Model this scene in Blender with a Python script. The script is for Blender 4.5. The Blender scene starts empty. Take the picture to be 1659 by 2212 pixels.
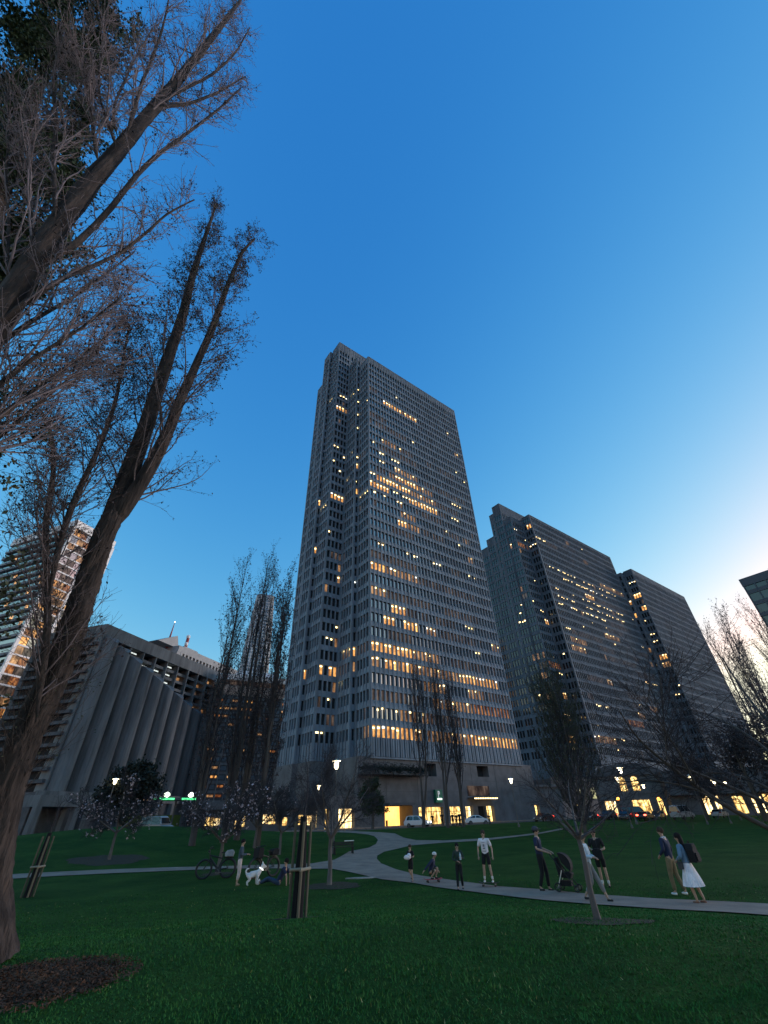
import bpy, bmesh, math, random
import numpy as np
from mathutils import Vector, Matrix
S = bpy.context.scene
COL = S.collection
R = math.radians
rnd = random.Random(7)
# ---------------------------------------------------------------- camera frame (photo is 1659 x 2212 in these units)
CX, CY, FL, CZ = 829.5, 1106.0, 890.0, 2.35
_U = np.array([-39.5, 1202.0, -FL]); _U /= np.linalg.norm(_U)
_F = np.array([0, 0, -1.0]); _F = _F - (_F @ _U) * _U; _F /= np.linalg.norm(_F)
_R = np.cross(_F, _U)
CAM = np.array([_R, _F, _U])
def ray(px, py):
    return CAM @ np.array([px - CX, CY - py, -FL])
def sst(a, b, x):
    t = min(1.0, max(0.0, (x - a) / (b - a))); return t * t * (3 - 2 * t)
TH = R(52.4)
UX, UY = math.sin(TH), math.cos(TH)          # along the tower front
WX, WY = -UY, UX                             # away from the park
def ground_z(x, y):
    d = math.hypot(x, y)
    z = 0.75 * (1 - sst(9, 20, d)) if y > -40 else 0.75
    wv = x * WX + y * WY
    z += 0.85 * sst(34, 62, wv)
    z += 2.1 * math.exp(-((x + 33) / 15) ** 2 - ((y - 62) / 17) ** 2) * (1 - sst(58, 68, wv) * 0.6)
    return z
def ground_hit(px, py):
    r = ray(px, py); t0, t = 0.0, 0.0
    k = 1.0 / math.hypot(r[0], r[1])
    s = 2.0
    while s < 400:
        x, y, z = r[0] * k * s, r[1] * k * s, CZ + r[2] * k * s
        if z < ground_z(x, y):
            break
        t0 = s; s *= 1.01
    a, b = t0, s
    for _ in range(30):
        m = (a + b) / 2
        if CZ + r[2] * k * m < ground_z(r[0] * k * m, r[1] * k * m): b = m
        else: a = m
    return Vector((r[0] * k * b, r[1] * k * b, ground_z(r[0] * k * b, r[1] * k * b)))
def at(px, py, d):
    """world point seen at photo position (px, py), d metres away over the ground"""
    r = ray(px, py); k = d / math.hypot(r[0], r[1])
    return Vector((r[0] * k, r[1] * k, CZ + r[2] * k))
# ---------------------------------------------------------------- objects
def tag(o, label=None, cat=None, group=None, kind=None):
    if label: o['label'] = label
    if cat: o['category'] = cat
    if group: o['group'] = group
    if kind: o['kind'] = kind
    return o
def empty(name, loc=(0, 0, 0), rz=0.0, label=None, cat=None, group=None, scale=1.0):
    o = bpy.data.objects.new(name, None); COL.objects.link(o)
    o.location = loc; o.rotation_euler = (0, 0, rz); o.scale = (scale,) * 3
    o.empty_display_size = 0.2
    return tag(o, label, cat, group)
def link_mesh(name, me, parent=None, loc=(0, 0, 0)):
    o = bpy.data.objects.new(name, me); COL.objects.link(o); o.location = loc
    if parent: o.parent = parent
    return o
def copy_tree(o, parent=None):
    c = o.copy(); COL.objects.link(c)
    if parent: c.parent = parent
    for ch in list(o.children): copy_tree(ch, c)
    return c
class MB:
    """collects shapes; build() links them as one mesh object"""
    def __init__(s): s.v, s.f, s.m = [], [], []
    def add(s, vs, fs, m=0):
        b = len(s.v); s.v += [tuple(p) for p in vs]
        for q in fs: s.f.append(tuple(i + b for i in q)); s.m.append(m)
        return s
    def box(s, x0, x1, y0, y1, z0, z1, m=0):
        return s.add([(x0,y0,z0),(x1,y0,z0),(x1,y1,z0),(x0,y1,z0),(x0,y0,z1),(x1,y0,z1),(x1,y1,z1),(x0,y1,z1)],
              [(3,2,1,0),(4,5,6,7),(0,1,5,4),(1,2,6,5),(2,3,7,6),(3,0,4,7)], m)
    def obox(s, o, ex, ey, ez, m=0):
        """box from a corner and three edge vectors"""
        o, ex, ey, ez = Vector(o), Vector(ex), Vector(ey), Vector(ez)
        p = [o, o+ex, o+ex+ey, o+ey]; p += [q + ez for q in p]
        return s.add(p, [(3,2,1,0),(4,5,6,7),(0,1,5,4),(1,2,6,5),(2,3,7,6),(3,0,4,7)], m)
    def prism(s, pts, axis, a, b, m=0):
        """closed outline pushed from a to b along an axis (0,1,2)"""
        def mk(p, t):
            return (t, p[0], p[1]) if axis == 0 else (p[0], t, p[1]) if axis == 1 else (p[0], p[1], t)
        n = len(pts)
        vs = [mk(p, a) for p in pts] + [mk(p, b) for p in pts]
        fs = [tuple(range(n))[::-1], tuple(range(n, 2*n))] + [(i, (i+1) % n, (i+1) % n + n, i + n) for i in range(n)]
        return s.add(vs, fs, m)
    def tube(s, pts, rad, n=8, m=0, cap=True, sq=(1.0, 1.0)):
        pts = [Vector(p) for p in pts]
        if not hasattr(rad, '__len__'): rad = [rad] * len(pts)
        vs, fs = [], []
        up = None
        for i, p in enumerate(pts):
            t = (pts[min(i+1, len(pts)-1)] - pts[max(i-1, 0)]).normalized()
            if up is None:
                a = Vector((0,0,1)) if abs(t.z) < 0.9 else Vector((1,0,0))
                up = (a - t * a.dot(t)).normalized()
            else:
                up = (up - t * up.dot(t)).normalized()
            sd = t.cross(up)
            for k in range(n):
                an = 2 * math.pi * k / n
                vs.append(p + (up * math.cos(an) * sq[0] + sd * math.sin(an) * sq[1]) * rad[i])
        for i in range(len(pts) - 1):
            for k in range(n):
                fs.append((i*n+k, i*n+(k+1) % n, (i+1)*n+(k+1) % n, (i+1)*n+k))
        if cap:
            fs.append(tuple(range(n))[::-1]); fs.append(tuple(range((len(pts)-1)*n, len(pts)*n)))
        return s.add(vs, fs, m)
    def lathe(s, prof, c=(0,0,0), n=16, m=0):
        vs, fs = [], []
        for r, z in prof:
            for k in range(n):
                an = 2*math.pi*k/n
                vs.append((c[0]+r*math.cos(an), c[1]+r*math.sin(an), c[2]+z))
        for i in range(len(prof)-1):
            for k in range(n): fs.append((i*n+k, i*n+(k+1) % n, (i+1)*n+(k+1) % n, (i+1)*n+k))
        fs.append(tuple(range(n))[::-1]); fs.append(tuple(range((len(prof)-1)*n, len(prof)*n)))
        return s.add(vs, fs, m)
    def torus(s, c, ax, r, r2, n=28, k=8, m=0, a0=0.0, a1=2*math.pi):
        c, ax = Vector(c), Vector(ax).normalized()
        e = Vector((0,0,1)) if abs(ax.z) < 0.9 else Vector((1,0,0))
        e = (e - ax*e.dot(ax)).normalized(); g = ax.cross(e)
        vs, fs = [], []
        full = abs(a1 - a0 - 2*math.pi) < 1e-6
        cnt = n if full else n + 1
        for i in range(cnt):
            a = a0 + (a1-a0)*i/n; d = e*math.cos(a) + g*math.sin(a)
            for j in range(k):
                b = 2*math.pi*j/k
                vs.append(c + d*(r + r2*math.cos(b)) + ax*r2*math.sin(b))
        for i in range(n):
            i2 = (i+1) % cnt
            for j in range(k): fs.append((i*k+j, i2*k+j, i2*k+(j+1) % k, i*k+(j+1) % k))
        return s.add(vs, fs, m)
    def ball(s, c, r, n=12, k=8, m=0, rot=None):
        rx, ry, rz = (r, r, r) if not hasattr(r, '__len__') else r
        vs, fs = [], []
        for i in range(k+1):
            a = math.pi*i/k
            for j in range(n):
                b = 2*math.pi*j/n
                p = Vector((rx*math.sin(a)*math.cos(b), ry*math.sin(a)*math.sin(b), rz*math.cos(a)))
                if rot: p = rot @ p
                vs.append(p + Vector(c))
        for i in range(k):
            for j in range(n): fs.append((i*n+j, (i+1)*n+j, (i+1)*n+(j+1) % n, i*n+(j+1) % n))
        return s.add(vs, fs, m)
    def build(s, name, mats, parent=None, loc=(0,0,0), smooth=False, bevel=0.0):
        me = bpy.data.meshes.new(name); me.from_pydata(s.v, [], s.f)
        for m in (mats if isinstance(mats, (list, tuple)) else [mats]): me.materials.append(m)
        me.polygons.foreach_set('material_index', s.m)
        if smooth: me.polygons.foreach_set('use_smooth', [True]*len(s.f))
        me.update(); o = link_mesh(name, me, parent, loc)
        if bevel:
            b = o.modifiers.new('b', 'BEVEL'); b.width = bevel; b.segments = 2; b.limit_method = 'ANGLE'
        return o
# ---------------------------------------------------------------- materials
MATS = {}
EX = 1 / 8.0                                 # lamps are weak at dusk: the camera is exposed three stops up
def nd(nt, typ, **kw):
    n = nt.nodes.new(typ)
    for k, v in kw.items():
        if k in n.inputs: n.inputs[k].default_value = v
        else: setattr(n, k, v)
    return n
def mat(name, col, rough=0.8, var=0.25, scale=6.0, bump=0.0, bscale=None, metal=0.0, ior=1.45, col2=None, emit=None, es=0.0, stretch=None, sub=None):
    """procedural material: two-octave noise moves the colour, noise bump"""
    if name in MATS: return MATS[name]
    m = bpy.data.materials.new(name); m.use_nodes = True; nt = m.node_tree
    b = nt.nodes['Principled BSDF']; b.inputs['Roughness'].default_value = rough
    b.inputs['Metallic'].default_value = metal; b.inputs['IOR'].default_value = ior
    tc = nd(nt, 'ShaderNodeTexCoord'); mp = nd(nt, 'ShaderNodeMapping')
    if stretch: mp.inputs['Scale'].default_value = stretch
    nt.links.new(tc.outputs['Object'], mp.inputs['Vector'])
    n1 = nd(nt, 'ShaderNodeTexNoise', Scale=scale, Detail=6.0, Roughness=0.6)
    nt.links.new(mp.outputs[0], n1.inputs['Vector'])
    rp = nd(nt, 'ShaderNodeValToRGB')
    c2 = col2 or tuple(min(1, c*(1+var)) for c in col)
    c1 = col if col2 else tuple(c*(1-var) for c in col)
    rp.color_ramp.elements[0].position = 0.3; rp.color_ramp.elements[1].position = 0.72
    rp.color_ramp.elements[0].color = (*c1, 1); rp.color_ramp.elements[1].color = (*c2, 1)
    nt.links.new(n1.outputs[0], rp.inputs[0]); nt.links.new(rp.outputs[0], b.inputs['Base Color'])
    if bump:
        n2 = nd(nt, 'ShaderNodeTexNoise', Scale=bscale or scale*5, Detail=4.0)
        nt.links.new(mp.outputs[0], n2.inputs['Vector'])
        bp = nd(nt, 'ShaderNodeBump', Strength=bump, Distance=0.05)
        nt.links.new(n2.outputs[0], bp.inputs['Height']); nt.links.new(bp.outputs[0], b.inputs['Normal'])
    if emit:
        b.inputs['Emission Color'].default_value = (*emit, 1); b.inputs['Emission Strength'].default_value = es
    MATS[name] = m; return m
def lit_mat(name, ca, cb, s0, s1, scale=1.2, stretch=(1,1,0.6), base=(0.02,0.02,0.02), rough=0.08, ior=1.6):
    """window lit from inside: emission broken up by blinds, furniture and people"""
    m = bpy.data.materials.new(name); m.use_nodes = True; nt = m.node_tree
    b = nt.nodes['Principled BSDF']; b.inputs['Base Color'].default_value = (*base, 1)
    b.inputs['Roughness'].default_value = rough; b.inputs['IOR'].default_value = ior
    tc = nd(nt, 'ShaderNodeTexCoord'); mp = nd(nt, 'ShaderNodeMapping'); mp.inputs['Scale'].default_value = stretch
    nt.links.new(tc.outputs['Object'], mp.inputs['Vector'])
    n1 = nd(nt, 'ShaderNodeTexNoise', Scale=scale, Detail=5.0, Roughness=0.7)
    nt.links.new(mp.outputs[0], n1.inputs['Vector'])
    rp = nd(nt, 'ShaderNodeValToRGB'); rp.color_ramp.elements[0].position = 0.36; rp.color_ramp.elements[1].position = 0.66
    rp.color_ramp.elements[0].color = (*ca, 1); rp.color_ramp.elements[1].color = (*cb, 1)
    mr = nd(nt, 'ShaderNodeMapRange'); mr.inputs['From Min'].default_value = 0.38; mr.inputs['From Max'].default_value = 0.66
    mr.inputs['To Min'].default_value = s0 * EX; mr.inputs['To Max'].default_value = s1 * EX
    nt.links.new(n1.outputs[0], rp.inputs[0]); nt.links.new(n1.outputs[0], mr.inputs['Value'])
    nt.links.new(rp.outputs[0], b.inputs['Emission Color']); nt.links.new(mr.outputs[0], b.inputs['Emission Strength'])
    MATS[name] = m; return m
def lamp_mat(name, col, s):
    m = bpy.data.materials.new(name); m.use_nodes = True; nt = m.node_tree
    b = nt.nodes['Principled BSDF']; b.inputs['Base Color'].default_value = (0.6, 0.6, 0.6, 1)
    b.inputs['Emission Color'].default_value = (*col, 1); b.inputs['Emission Strength'].default_value = s * EX
    MATS[name] = m; return m
# ---------------------------------------------------------------- camera, sky, sun
cd = bpy.data.cameras.new('camera'); cam = bpy.data.objects.new('camera', cd); COL.objects.link(cam)
cd.sensor_fit = 'VERTICAL'; cd.sensor_height = 36.0; cd.lens = FL / 2212.0 * 36.0
cd.clip_start = 0.1; cd.clip_end = 6000
cam.matrix_world = Matrix(((CAM[0][0], CAM[0][1], CAM[0][2], 0), (CAM[1][0], CAM[1][1], CAM[1][2], 0), (CAM[2][0], CAM[2][1], CAM[2][2], CZ), (0, 0, 0, 1)))
S.camera = cam
SUN_AZ, SUN_EL = 71.0, 2.0
w = bpy.data.worlds.new("World"); S.world = w; w.use_nodes = True
nt = w.node_tree; bg = nt.nodes['Background']
sk = nt.nodes.new('ShaderNodeTexSky'); sk.sky_type = 'NISHITA'; sk.sun_disc = False
sk.sun_elevation = R(SUN_EL); sk.sun_rotation = R(SUN_AZ); sk.altitude = 10
sk.air_density = 1.0; sk.dust_density = 0.6; sk.ozone_density = 3.0
sp = nd(nt, 'ShaderNodeSeparateColor'); cb = nd(nt, 'ShaderNodeCombineColor'); nt.links.new(sk.outputs[0], sp.inputs[0])
for i, (a_, p_, q_) in enumerate(((0.0913, 0.0290, 1.85), (0.227, 0.194, 1.0), (0.493, 0.520, 0.45))):   # dusk colour response
    pw = nd(nt, 'ShaderNodeMath', operation='POWER'); ml = nd(nt, 'ShaderNodeMath', operation='MULTIPLY')
    pw.inputs[1].default_value = q_; ml.inputs[1].default_value = p_ / a_ ** q_
    nt.links.new(sp.outputs[i], pw.inputs[0]); mn = nd(nt, 'ShaderNodeMath', operation='MINIMUM'); mn.inputs[1].default_value = (1.25, 1.2, 1.15)[i]
    nt.links.new(pw.outputs[0], ml.inputs[0]); nt.links.new(ml.outputs[0], mn.inputs[0]); nt.links.new(mn.outputs[0], cb.inputs[i])
nt.links.new(cb.outputs[0], bg.inputs[0]); bg.inputs[1].default_value = 0.15
S.view_settings.view_transform = 'Standard'; S.view_settings.look = 'None'; S.view_settings.gamma = 1.0
S.view_settings.exposure = 3.0

sd = bpy.data.lights.new('sun', 'SUN'); so = bpy.data.objects.new('sun', sd); COL.objects.link(so)
sd.energy = 0.20; sd.angle = R(12); sd.color = (1.0, 0.90, 0.93)
so.rotation_euler = (R(90 - SUN_EL - 3), 0, R(180 - SUN_AZ) )
# ---------------------------------------------------------------- shared building materials
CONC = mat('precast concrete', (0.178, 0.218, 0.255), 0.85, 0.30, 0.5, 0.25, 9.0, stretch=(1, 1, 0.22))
CONC2 = mat('board marked concrete', (0.26, 0.255, 0.25), 0.9, 0.25, 0.5, 0.5, 6.0, stretch=(1, 1, 0.25))
PODC = mat('podium concrete', (0.125, 0.125, 0.128), 0.9, 0.28, 0.45, 0.5, 7.0)
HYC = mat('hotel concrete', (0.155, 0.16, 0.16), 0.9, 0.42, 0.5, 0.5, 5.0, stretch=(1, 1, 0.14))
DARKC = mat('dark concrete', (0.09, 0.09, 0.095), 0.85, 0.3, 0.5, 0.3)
WHITEC = mat('pale marble cladding', (0.88, 0.80, 0.74), 0.5, 0.12, 0.4)
ROOFM = mat('roof gravel', (0.2, 0.2, 0.2), 0.95, 0.3, 2.0)
DARK = mat('dark opening', (0.012, 0.012, 0.014), 0.9, 0.3, 2.0)
GLASS = mat('reflective dark glass', (0.010, 0.012, 0.016), 0.05, 0.5, 0.25, 0.04, 0.35, ior=4.2)  # reflection boosted so the tall tower's front panes look silvery
GLASSB = mat('blue window glass', (0.012, 0.03, 0.045), 0.08, 0.4, 0.2, 0.05, 0.3, ior=1.7)
LITB = lit_mat('bright office window', (0.62, 0.22, 0.05), (1.0, 0.52, 0.15), 0.6, 2.1, 0.75, (1, 1, 0.5))
LITM = lit_mat('half lit office window', (0.50, 0.20, 0.07), (1.0, 0.55, 0.24), 0.16, 0.85, 0.6, (1, 1, 0.35))
LITD = lit_mat('faintly lit office window', (0.2, 0.10, 0.07), (0.55, 0.38, 0.28), 0.03, 0.28, 0.7, (1, 1, 0.35))
LITO = lit_mat('orange lit window', (0.5, 0.08, 0.01), (1.0, 0.42, 0.12), 0.08, 0.75, 0.9, (1, 1, 0.5))
CEIL = lamp_mat('ceiling lamp', (1.0, 0.68, 0.28), 6.5)
CEILW = lamp_mat('white ceiling lamp', (0.95, 0.95, 0.85), 4.0)
GLASS2 = mat('low reflection teal glass', (0.010, 0.016, 0.02), 0.06, 0.5, 0.25, 0.04, 0.35, ior=1.7)  # reflection held down so the tall tower's side panes stay dark
WIN = [GLASS, LITB, LITM, LITD, LITO]
KIND = {'b': 1, 'm': 2, 'd': 3, 'o': 4, 's': 0}
RZ = math.atan2(UY, UX)
class Tower:
    def __init__(s, root, fh, z0, bay, pane=1.0, ph=2.3, rec=0.30, pier=0.18):
        s.root, s.fh, s.z0, s.bay, s.pane, s.ph, s.rec, s.pier = root, fh, z0, bay, pane, ph, rec, pier
        s.con = MB(); s.lou = MB(); s.glass = MB(); s.lamp = MB(); s.roof = MB()
        s.lit = {}; s.near = []; s.rng = random.Random(3)
    def face(s, key, p0, d, n, L, nf, ztop, k0=0, louvre=True, zl=12.6, near=0):
        """precast facade: piers, sloped spandrels, recessed panes, a blind fluted band at foot and top"""
        p0, d, n = Vector((*p0, 0)), Vector((*d, 0)), Vector((*n, 0)); Z = Vector((0, 0, 1))
        bay = s.bay; pier = s.pier; rec = s.rec; nb = max(1, int(round((L - 0.5) / bay - 0.25))); m = (L - nb * bay) / 2
        zb = zl if louvre else s.z0 + k0 * s.fh
        P = lambda x, o, z: p0 + d * x + n * o + Z * z
        pw = bay - s.pane
        for i in range(nb + 1):
            a = m + i * bay - pw / 2; b = m + i * bay + pw / 2
            if i == 0: a = 0.0
            if i == nb: b = L
            s.con.obox(P(a, -0.5, zb), d * (b - a), n * (0.5 + pier), Z * (ztop - zb))
        for k in range(k0, nf):
            z1 = s.z0 + k * s.fh + s.ph; z2 = s.z0 + (k + 1) * s.fh
            if k == nf - 1: z2 = ztop - 0.02 if ztop - (s.z0 + (nf - 1) * s.fh + s.ph) <= 2.6 else z1 + 0.6
            f = [P(0.02, -0.5, z1), P(0.02, pier - 0.04, z1), P(0.02, pier - 0.24, z2), P(0.02, -0.5, z2)]
            g = [q + d * (L - 0.04) for q in f]
            s.con.add(f + g, [(0, 1, 2, 3), (7, 6, 5, 4), (1, 5, 6, 2), (0, 4, 5, 1), (3, 2, 6, 7)])
            za, zc = s.z0 + k * s.fh, z1
            for i in range(nb):
                a = m + i * bay + pw / 2; b = a + s.pane
                kd = s.lit.get((key, k, i), '')
                mi = KIND.get(kd[:1], 0)
                if mi == 0 and key != 'F': mi = 5  # one glass in two materials: front panes mirror the sky, others darkened
                q = [P(a, -rec, za), P(b, -rec, za), P(b, -rec, zc), P(a, -rec, zc)]
                if near and k < near: s.near.append((q, mi))
                else: s.glass.add(q, [(0, 1, 2, 3)], mi)
                if kd[:1] in ('s', 'b', 'm') and (kd[:1] != 'm' or s.rng.random() < 0.3) and (kd[:1] != 'b' or s.rng.random() < 0.7):
                    w = s.rng.uniform(0.20, 0.38); c = (a + b) / 2 + s.rng.uniform(-0.15, 0.15); zz = zc - s.rng.uniform(0.35, 0.8)
                    s.lamp.obox(P(c - w, 0.01 - rec, zz), d * (2 * w), n * 0.05, Z * s.rng.uniform(0.26, 0.5), 0 if s.rng.random() < 0.9 else 1)
        if louvre:
            q = [P(0, -0.4, zl), P(L, -0.4, zl), P(L, -0.4, s.z0), P(0, -0.4, s.z0)]
            s.lou.add(q, [(0, 1, 2, 3)], 1)
            for i in range(nb):
                a = m + i * bay + pw / 2 + 0.22; b = a + s.pane - 0.44
                s.lou.obox(P(a, -0.34, zl + 0.05), d * (b - a), n * 0.42, Z * (s.z0 - zl - 0.08), 0)
            s.lou.obox(P(0.02, -0.4, zl - 0.35), d * (L - 0.04), n * 0.45, Z * 0.34, 0)
        zt = s.z0 + (nf - 1) * s.fh + s.ph
        if ztop - zt > 2.6:                      # fluted crown panels between the piers
            s.con.add([P(0, -0.27, zt + 0.6), P(L, -0.27, zt + 0.6), P(L, -0.27, ztop - 0.3), P(0, -0.27, ztop - 0.3)], [(0, 1, 2, 3)], 1)
            for i in range(nb):
                a = m + i * bay + pw / 2 + 0.24; b = a + s.pane - 0.48
                s.con.obox(P(a, -0.2, zt + 0.5), d * (b - a), n * 0.3, Z * (ztop - zt - 0.9))
        s.con.obox(P(-0.02, -0.7, ztop - 0.25), d * (L + 0.04), n * (0.72 + pier), Z * 0.28)
    def slab(s, x0, x1, y0, y1, z): s.roof.box(x0 + 0.3, x1 - 0.3, y0 + 0.3, y1 - 0.3, z - 0.6, z - 0.3)
    def light(s, key, rows):
        for a, b, k, t in rows:
            for i in range(min(a, b), max(a, b) + 1):
                if s.rng.random() < (0.5 if t == 's' else 0.95): s.lit[(key, k, i)] = t
                elif t == 'b': s.lit[(key, k, i)] = 'm'
    def finish(s, glass=None, conc=None):
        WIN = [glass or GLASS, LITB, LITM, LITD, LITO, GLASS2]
        s.con.build('facade_frame', [conc or CONC, DARK], s.root)
        if s.lou.v: s.lou.build('fluted_base_band', [CONC, DARK], s.root)
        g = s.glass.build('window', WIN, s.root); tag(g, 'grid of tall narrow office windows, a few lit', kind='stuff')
        if s.lamp.v: tag(s.lamp.build('ceiling_light', [CEIL, CEILW], s.root), 'ceiling lamps shining through office windows', kind='stuff')
        s.roof.build('roof', ROOFM, s.root)
        for q, mi in s.near[:100]:
            mb = MB(); mb.add(q, [(0, 1, 2, 3)], 0); mb.build('window', WIN[mi], s.root)
        if s.near[100:]:
            mb = MB()
            for q, mi in s.near[100:]: mb.add(q, [(0, 1, 2, 3)], mi)
            tag(mb.build('window', WIN, s.root), kind='stuff')
def rnd_lit(T, key, nf, nb, n, types='sssmd'):
    for _ in range(n):
        k = T.rng.randrange(nf); i = T.rng.randrange(nb); t = T.rng.choice(types)
        for j in range(T.rng.choice((1, 1, 2, 3))): T.lit.setdefault((key, k, i + j), t)
# ---------------------------------------------------------------- the tall office tower
FX, FY = -4.405, 98.902
tw = empty('office_tower', (FX, FY, 0), RZ, 'tallest grey concrete office tower with stepped side and rows of lit windows, at centre', 'office tower')
T = Tower(tw, 3.70, 16.2, 1.325)
T.light('F', [(0,2,32,'d'),(5,17,31,'b'),(3,13,27,'s'),(15,18,27,'s'),(0,3,24,'s'),(11,14,25,'d'),(0,12,27,'d'),(10,22,16,'d'),(0,16,9,'d'),(16,30,7,'d'),(3,5,22,'s'),(8,15,22,'m'),(0,2,20,'s'),(2,12,20,'b'),(0,5,19,'b'),(5,11,19,'s'),(13,24,20,'m'),(12,21,19,'b'),(9,13,17,'m'),(8,11,16,'b'),(11,14,16,'m'),(24,30,19,'s'),(28,31,21,'s'),(23,32,17,'d'),(24,27,17,'s'),(0,3,11,'b'),(4,13,11,'m'),
 (0,3,9,'m'),(11,13,9,'d'),(5,8,8,'b'),(3,5,7,'b'),(8,11,7,'b'),(14,16,7,'m'),(0,9,5,'b'),(34,36,7,'m'),(0,1,4,'m'),(3,7,4,'b'),(8,33,4,'b'),(12,17,3,'m'),(24,28,3,'m'),(23,35,2,'o'),(0,9,0,'b'),(22,36,0,'b'),(0,5,1,'s'),(11,13,1,'m')])
T.light('f2', [(0,4,33,'s'),(0,4,31,'b'),(1,3,22,'s'),(0,3,19,'b'),(3,3,12,'m'),(3,3,11,'m'),(0,0,4,'b'),(2,3,4,'b'),(0,1,2,'s'),(2,3,2,'s'),(0,1,0,'s'),(2,3,1,'d')])
T.light('f1', [(0,0,22,'b'),(0,0,20,'s'),(0,0,19,'b'),(0,0,12,'m'),(0,0,5,'b'),(0,0,4,'m'),(0,0,27,'s')])
T.light('f3', [(0,0,19,'b'),(0,0,14,'b'),(0,0,4,'b')])
T.light('s0', [(0,3,5,'d'),(0,1,0,'m')]); T.light('s1', [(0,3,5,'m'),(1,3,4,'d'),(1,2,22,'s')])
T.light('F', [(0,6,28,'d'),(4,10,25,'m'),(3,16,24,'d'),(2,9,23,'s'),(6,18,21,'m'),(0,8,18,'s'),(14,22,18,'d'),(6,12,15,'d'),(10,20,13,'s'),(16,30,11,'d'),(20,30,9,'d'),(4,9,6,'d'),(17,22,8,'d'),(20,28,5,'d'),(26,33,13,'s'),(10,22,4,'m'),(10,21,0,'m'),(6,9,1,'m'),(10,16,5,'m'),(0,4,19,'b'),(13,20,21,'m'),(8,15,21,'b'),(22,29,20,'d'),(13,17,11,'d'),(0,12,12,'d'),(9,14,8,'d'),(14,24,2,'m'),(0,10,2,'d'),(14,22,1,'d'),(30,36,3,'d'),(18,33,22,'d'),(24,30,25,'d')])
rnd_lit(T, 'f2', 34, 4, 16); rnd_lit(T, 's1', 36, 4, 10, 'sdd'); rnd_lit(T, 's0', 36, 4, 8, 'sdd'); rnd_lit(T, 's2', 36, 3, 6, 'sd'); rnd_lit(T, 'f1', 36, 1, 6); rnd_lit(T, 'F', 34, 37, 40, 'ddsm')
W0 = [0, 6.12, 12.41, 18.26, 23.57, 27.45, 40]
UL = [0, -1.40, -7.10, -8.35, -8.35]
NF = [37, 39, 42, 42, 37]; TOP = [155.9, 162.2, 176.4, 175.0, 156.4]
X1 = 49.3
T.face('F', (0, 0), (1, 0), (0, -1), X1, 37, TOP[0], near=2)
T.face('f1', (UL[1], W0[1]), (1, 0), (0, -1), 1.45, 39, TOP[1], near=2)
T.face('f2', (UL[2], W0[2]), (1, 0), (0, -1), 5.72, 42, TOP[2], near=2)
T.face('f3', (UL[3], W0[3]), (1, 0), (0, -1), 1.27, 42, TOP[3], near=2)
for i in range(5):
    T.face('s%d' % i, (UL[i], W0[i]), (0, 1), (-1, 0), W0[i+1] - W0[i] - 0.25, NF[i], TOP[i], near=2 if i == 0 else 0)
    T.slab(UL[i], X1 - UL[i], W0[i], W0[i+1], TOP[i])
T.face('u1', (0.2, W0[1]), (1, 0), (0, -1), X1, 39, TOP[1], k0=36, louvre=False)
T.face('u2', (-1.2, W0[2]), (1, 0), (0, -1), X1 + 3, 42, TOP[2], k0=37, louvre=False)
T.face('u3', (-6.9, W0[3]), (1, 0), (0, -1), X1 + 10, 42, TOP[3], k0=41, louvre=False)
T.face('r0', (X1, 0), (0, 1), (1, 0), W0[1] - 0.2, 37, TOP[0])
T.con.box(0.5, X1 - 0.5, 0.6, 6, 12.4, 155); T.con.box(-0.9, X1 + 1, 6.8, 12.2, 12.4, 161.4)
T.con.box(-6.5, X1 + 6, 13.0, 18.0, 12.4, 175.6); T.con.box(-7.8, X1 + 7, 18.9, 27.3, 12.4, 155.8); T.con.box(-7.8, X1 + 7, 18.8, 23.3, 155.8, 174.2)
T.finish()
# ---------------------------------------------------------------- its podium on the street
pod = empty('podium_building', (FX, FY, 0.6), RZ, 'low concrete podium with glowing garage and shop entrances under the tallest tower', 'building')
def fx(px, py, yo=0.3):
    r = ray(px, py); o = Vector((FX + WX * yo, FY + WY * yo))
    A = np.array([[r[0], -UX], [r[1], -UY]]); t, s_ = np.linalg.solve(A, np.array([o.x, o.y]))
    return s_, t * r[2] + CZ - 0.6
ops = []            # x0, x1, z0, z1, kind
def op(px0, py0, px1, py1, kind, zfloor=None):
    a, za = fx(px0, py0); b, zb = fx(px1, py1)
    ops.append([a, b, 0.05 if zfloor is None else zfloor, max(za, 0.4), kind])
op(732, 1744, 766, 1744, 'w'); op(831, 1742, 891, 1738, 'g'); op(904, 1739, 957, 1739, 'y')
op(971, 1739, 999, 1739, 'y'); op(1005, 1739, 1021, 1739, 'w'); op(1032, 1742, 1047, 1742, 'k'); op(1050, 1739, 1066, 1739, 'y'); op(1154, 1737, 1164, 1737, 'y')
ops.insert(0, [fx(690, 1746)[0], fx(712, 1746)[0], 0.05, 2.6, 'y'])
PW = MB(); x = -10.0; PT = 11.95; yb = 6.0
for a, b, z0_, z1_, k in ops:
    z1_ = 3.2 if k != 'g' else 3.5
    PW.box(x, a, 0.3, yb, -0.6, 3.6)
    PW.box(a, b, 0.3, yb, z1_, 3.6)
    x = b
PW.box(x, 64, 0.3, yb, -0.6, 3.6)
hole = []
for c in ((916, 1648.5, 943.6, 1677.4), (1029, 1654, 1057, 1678.6)):
    a, zt = fx(c[0], c[1]); b, zb = fx(c[2], c[3]); hole.append((a, b, zb, zt))
x = -3.0
for a, b, za, zb in hole:
    PW.box(x, a, 0.3, yb, 3.6, PT); PW.box(a, b, 0.3, yb, 3.6, za); PW.box(a, b, 0.3, yb, zb, PT); x = b
PW.box(x, 53.0, 0.3, yb, 3.6, PT)
PW.box(53.0, 64, 0.3, yb, 3.6, 7.6); PW.box(52.9, 64.2, -0.1, 0.3, 7.1, 7.6)
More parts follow.
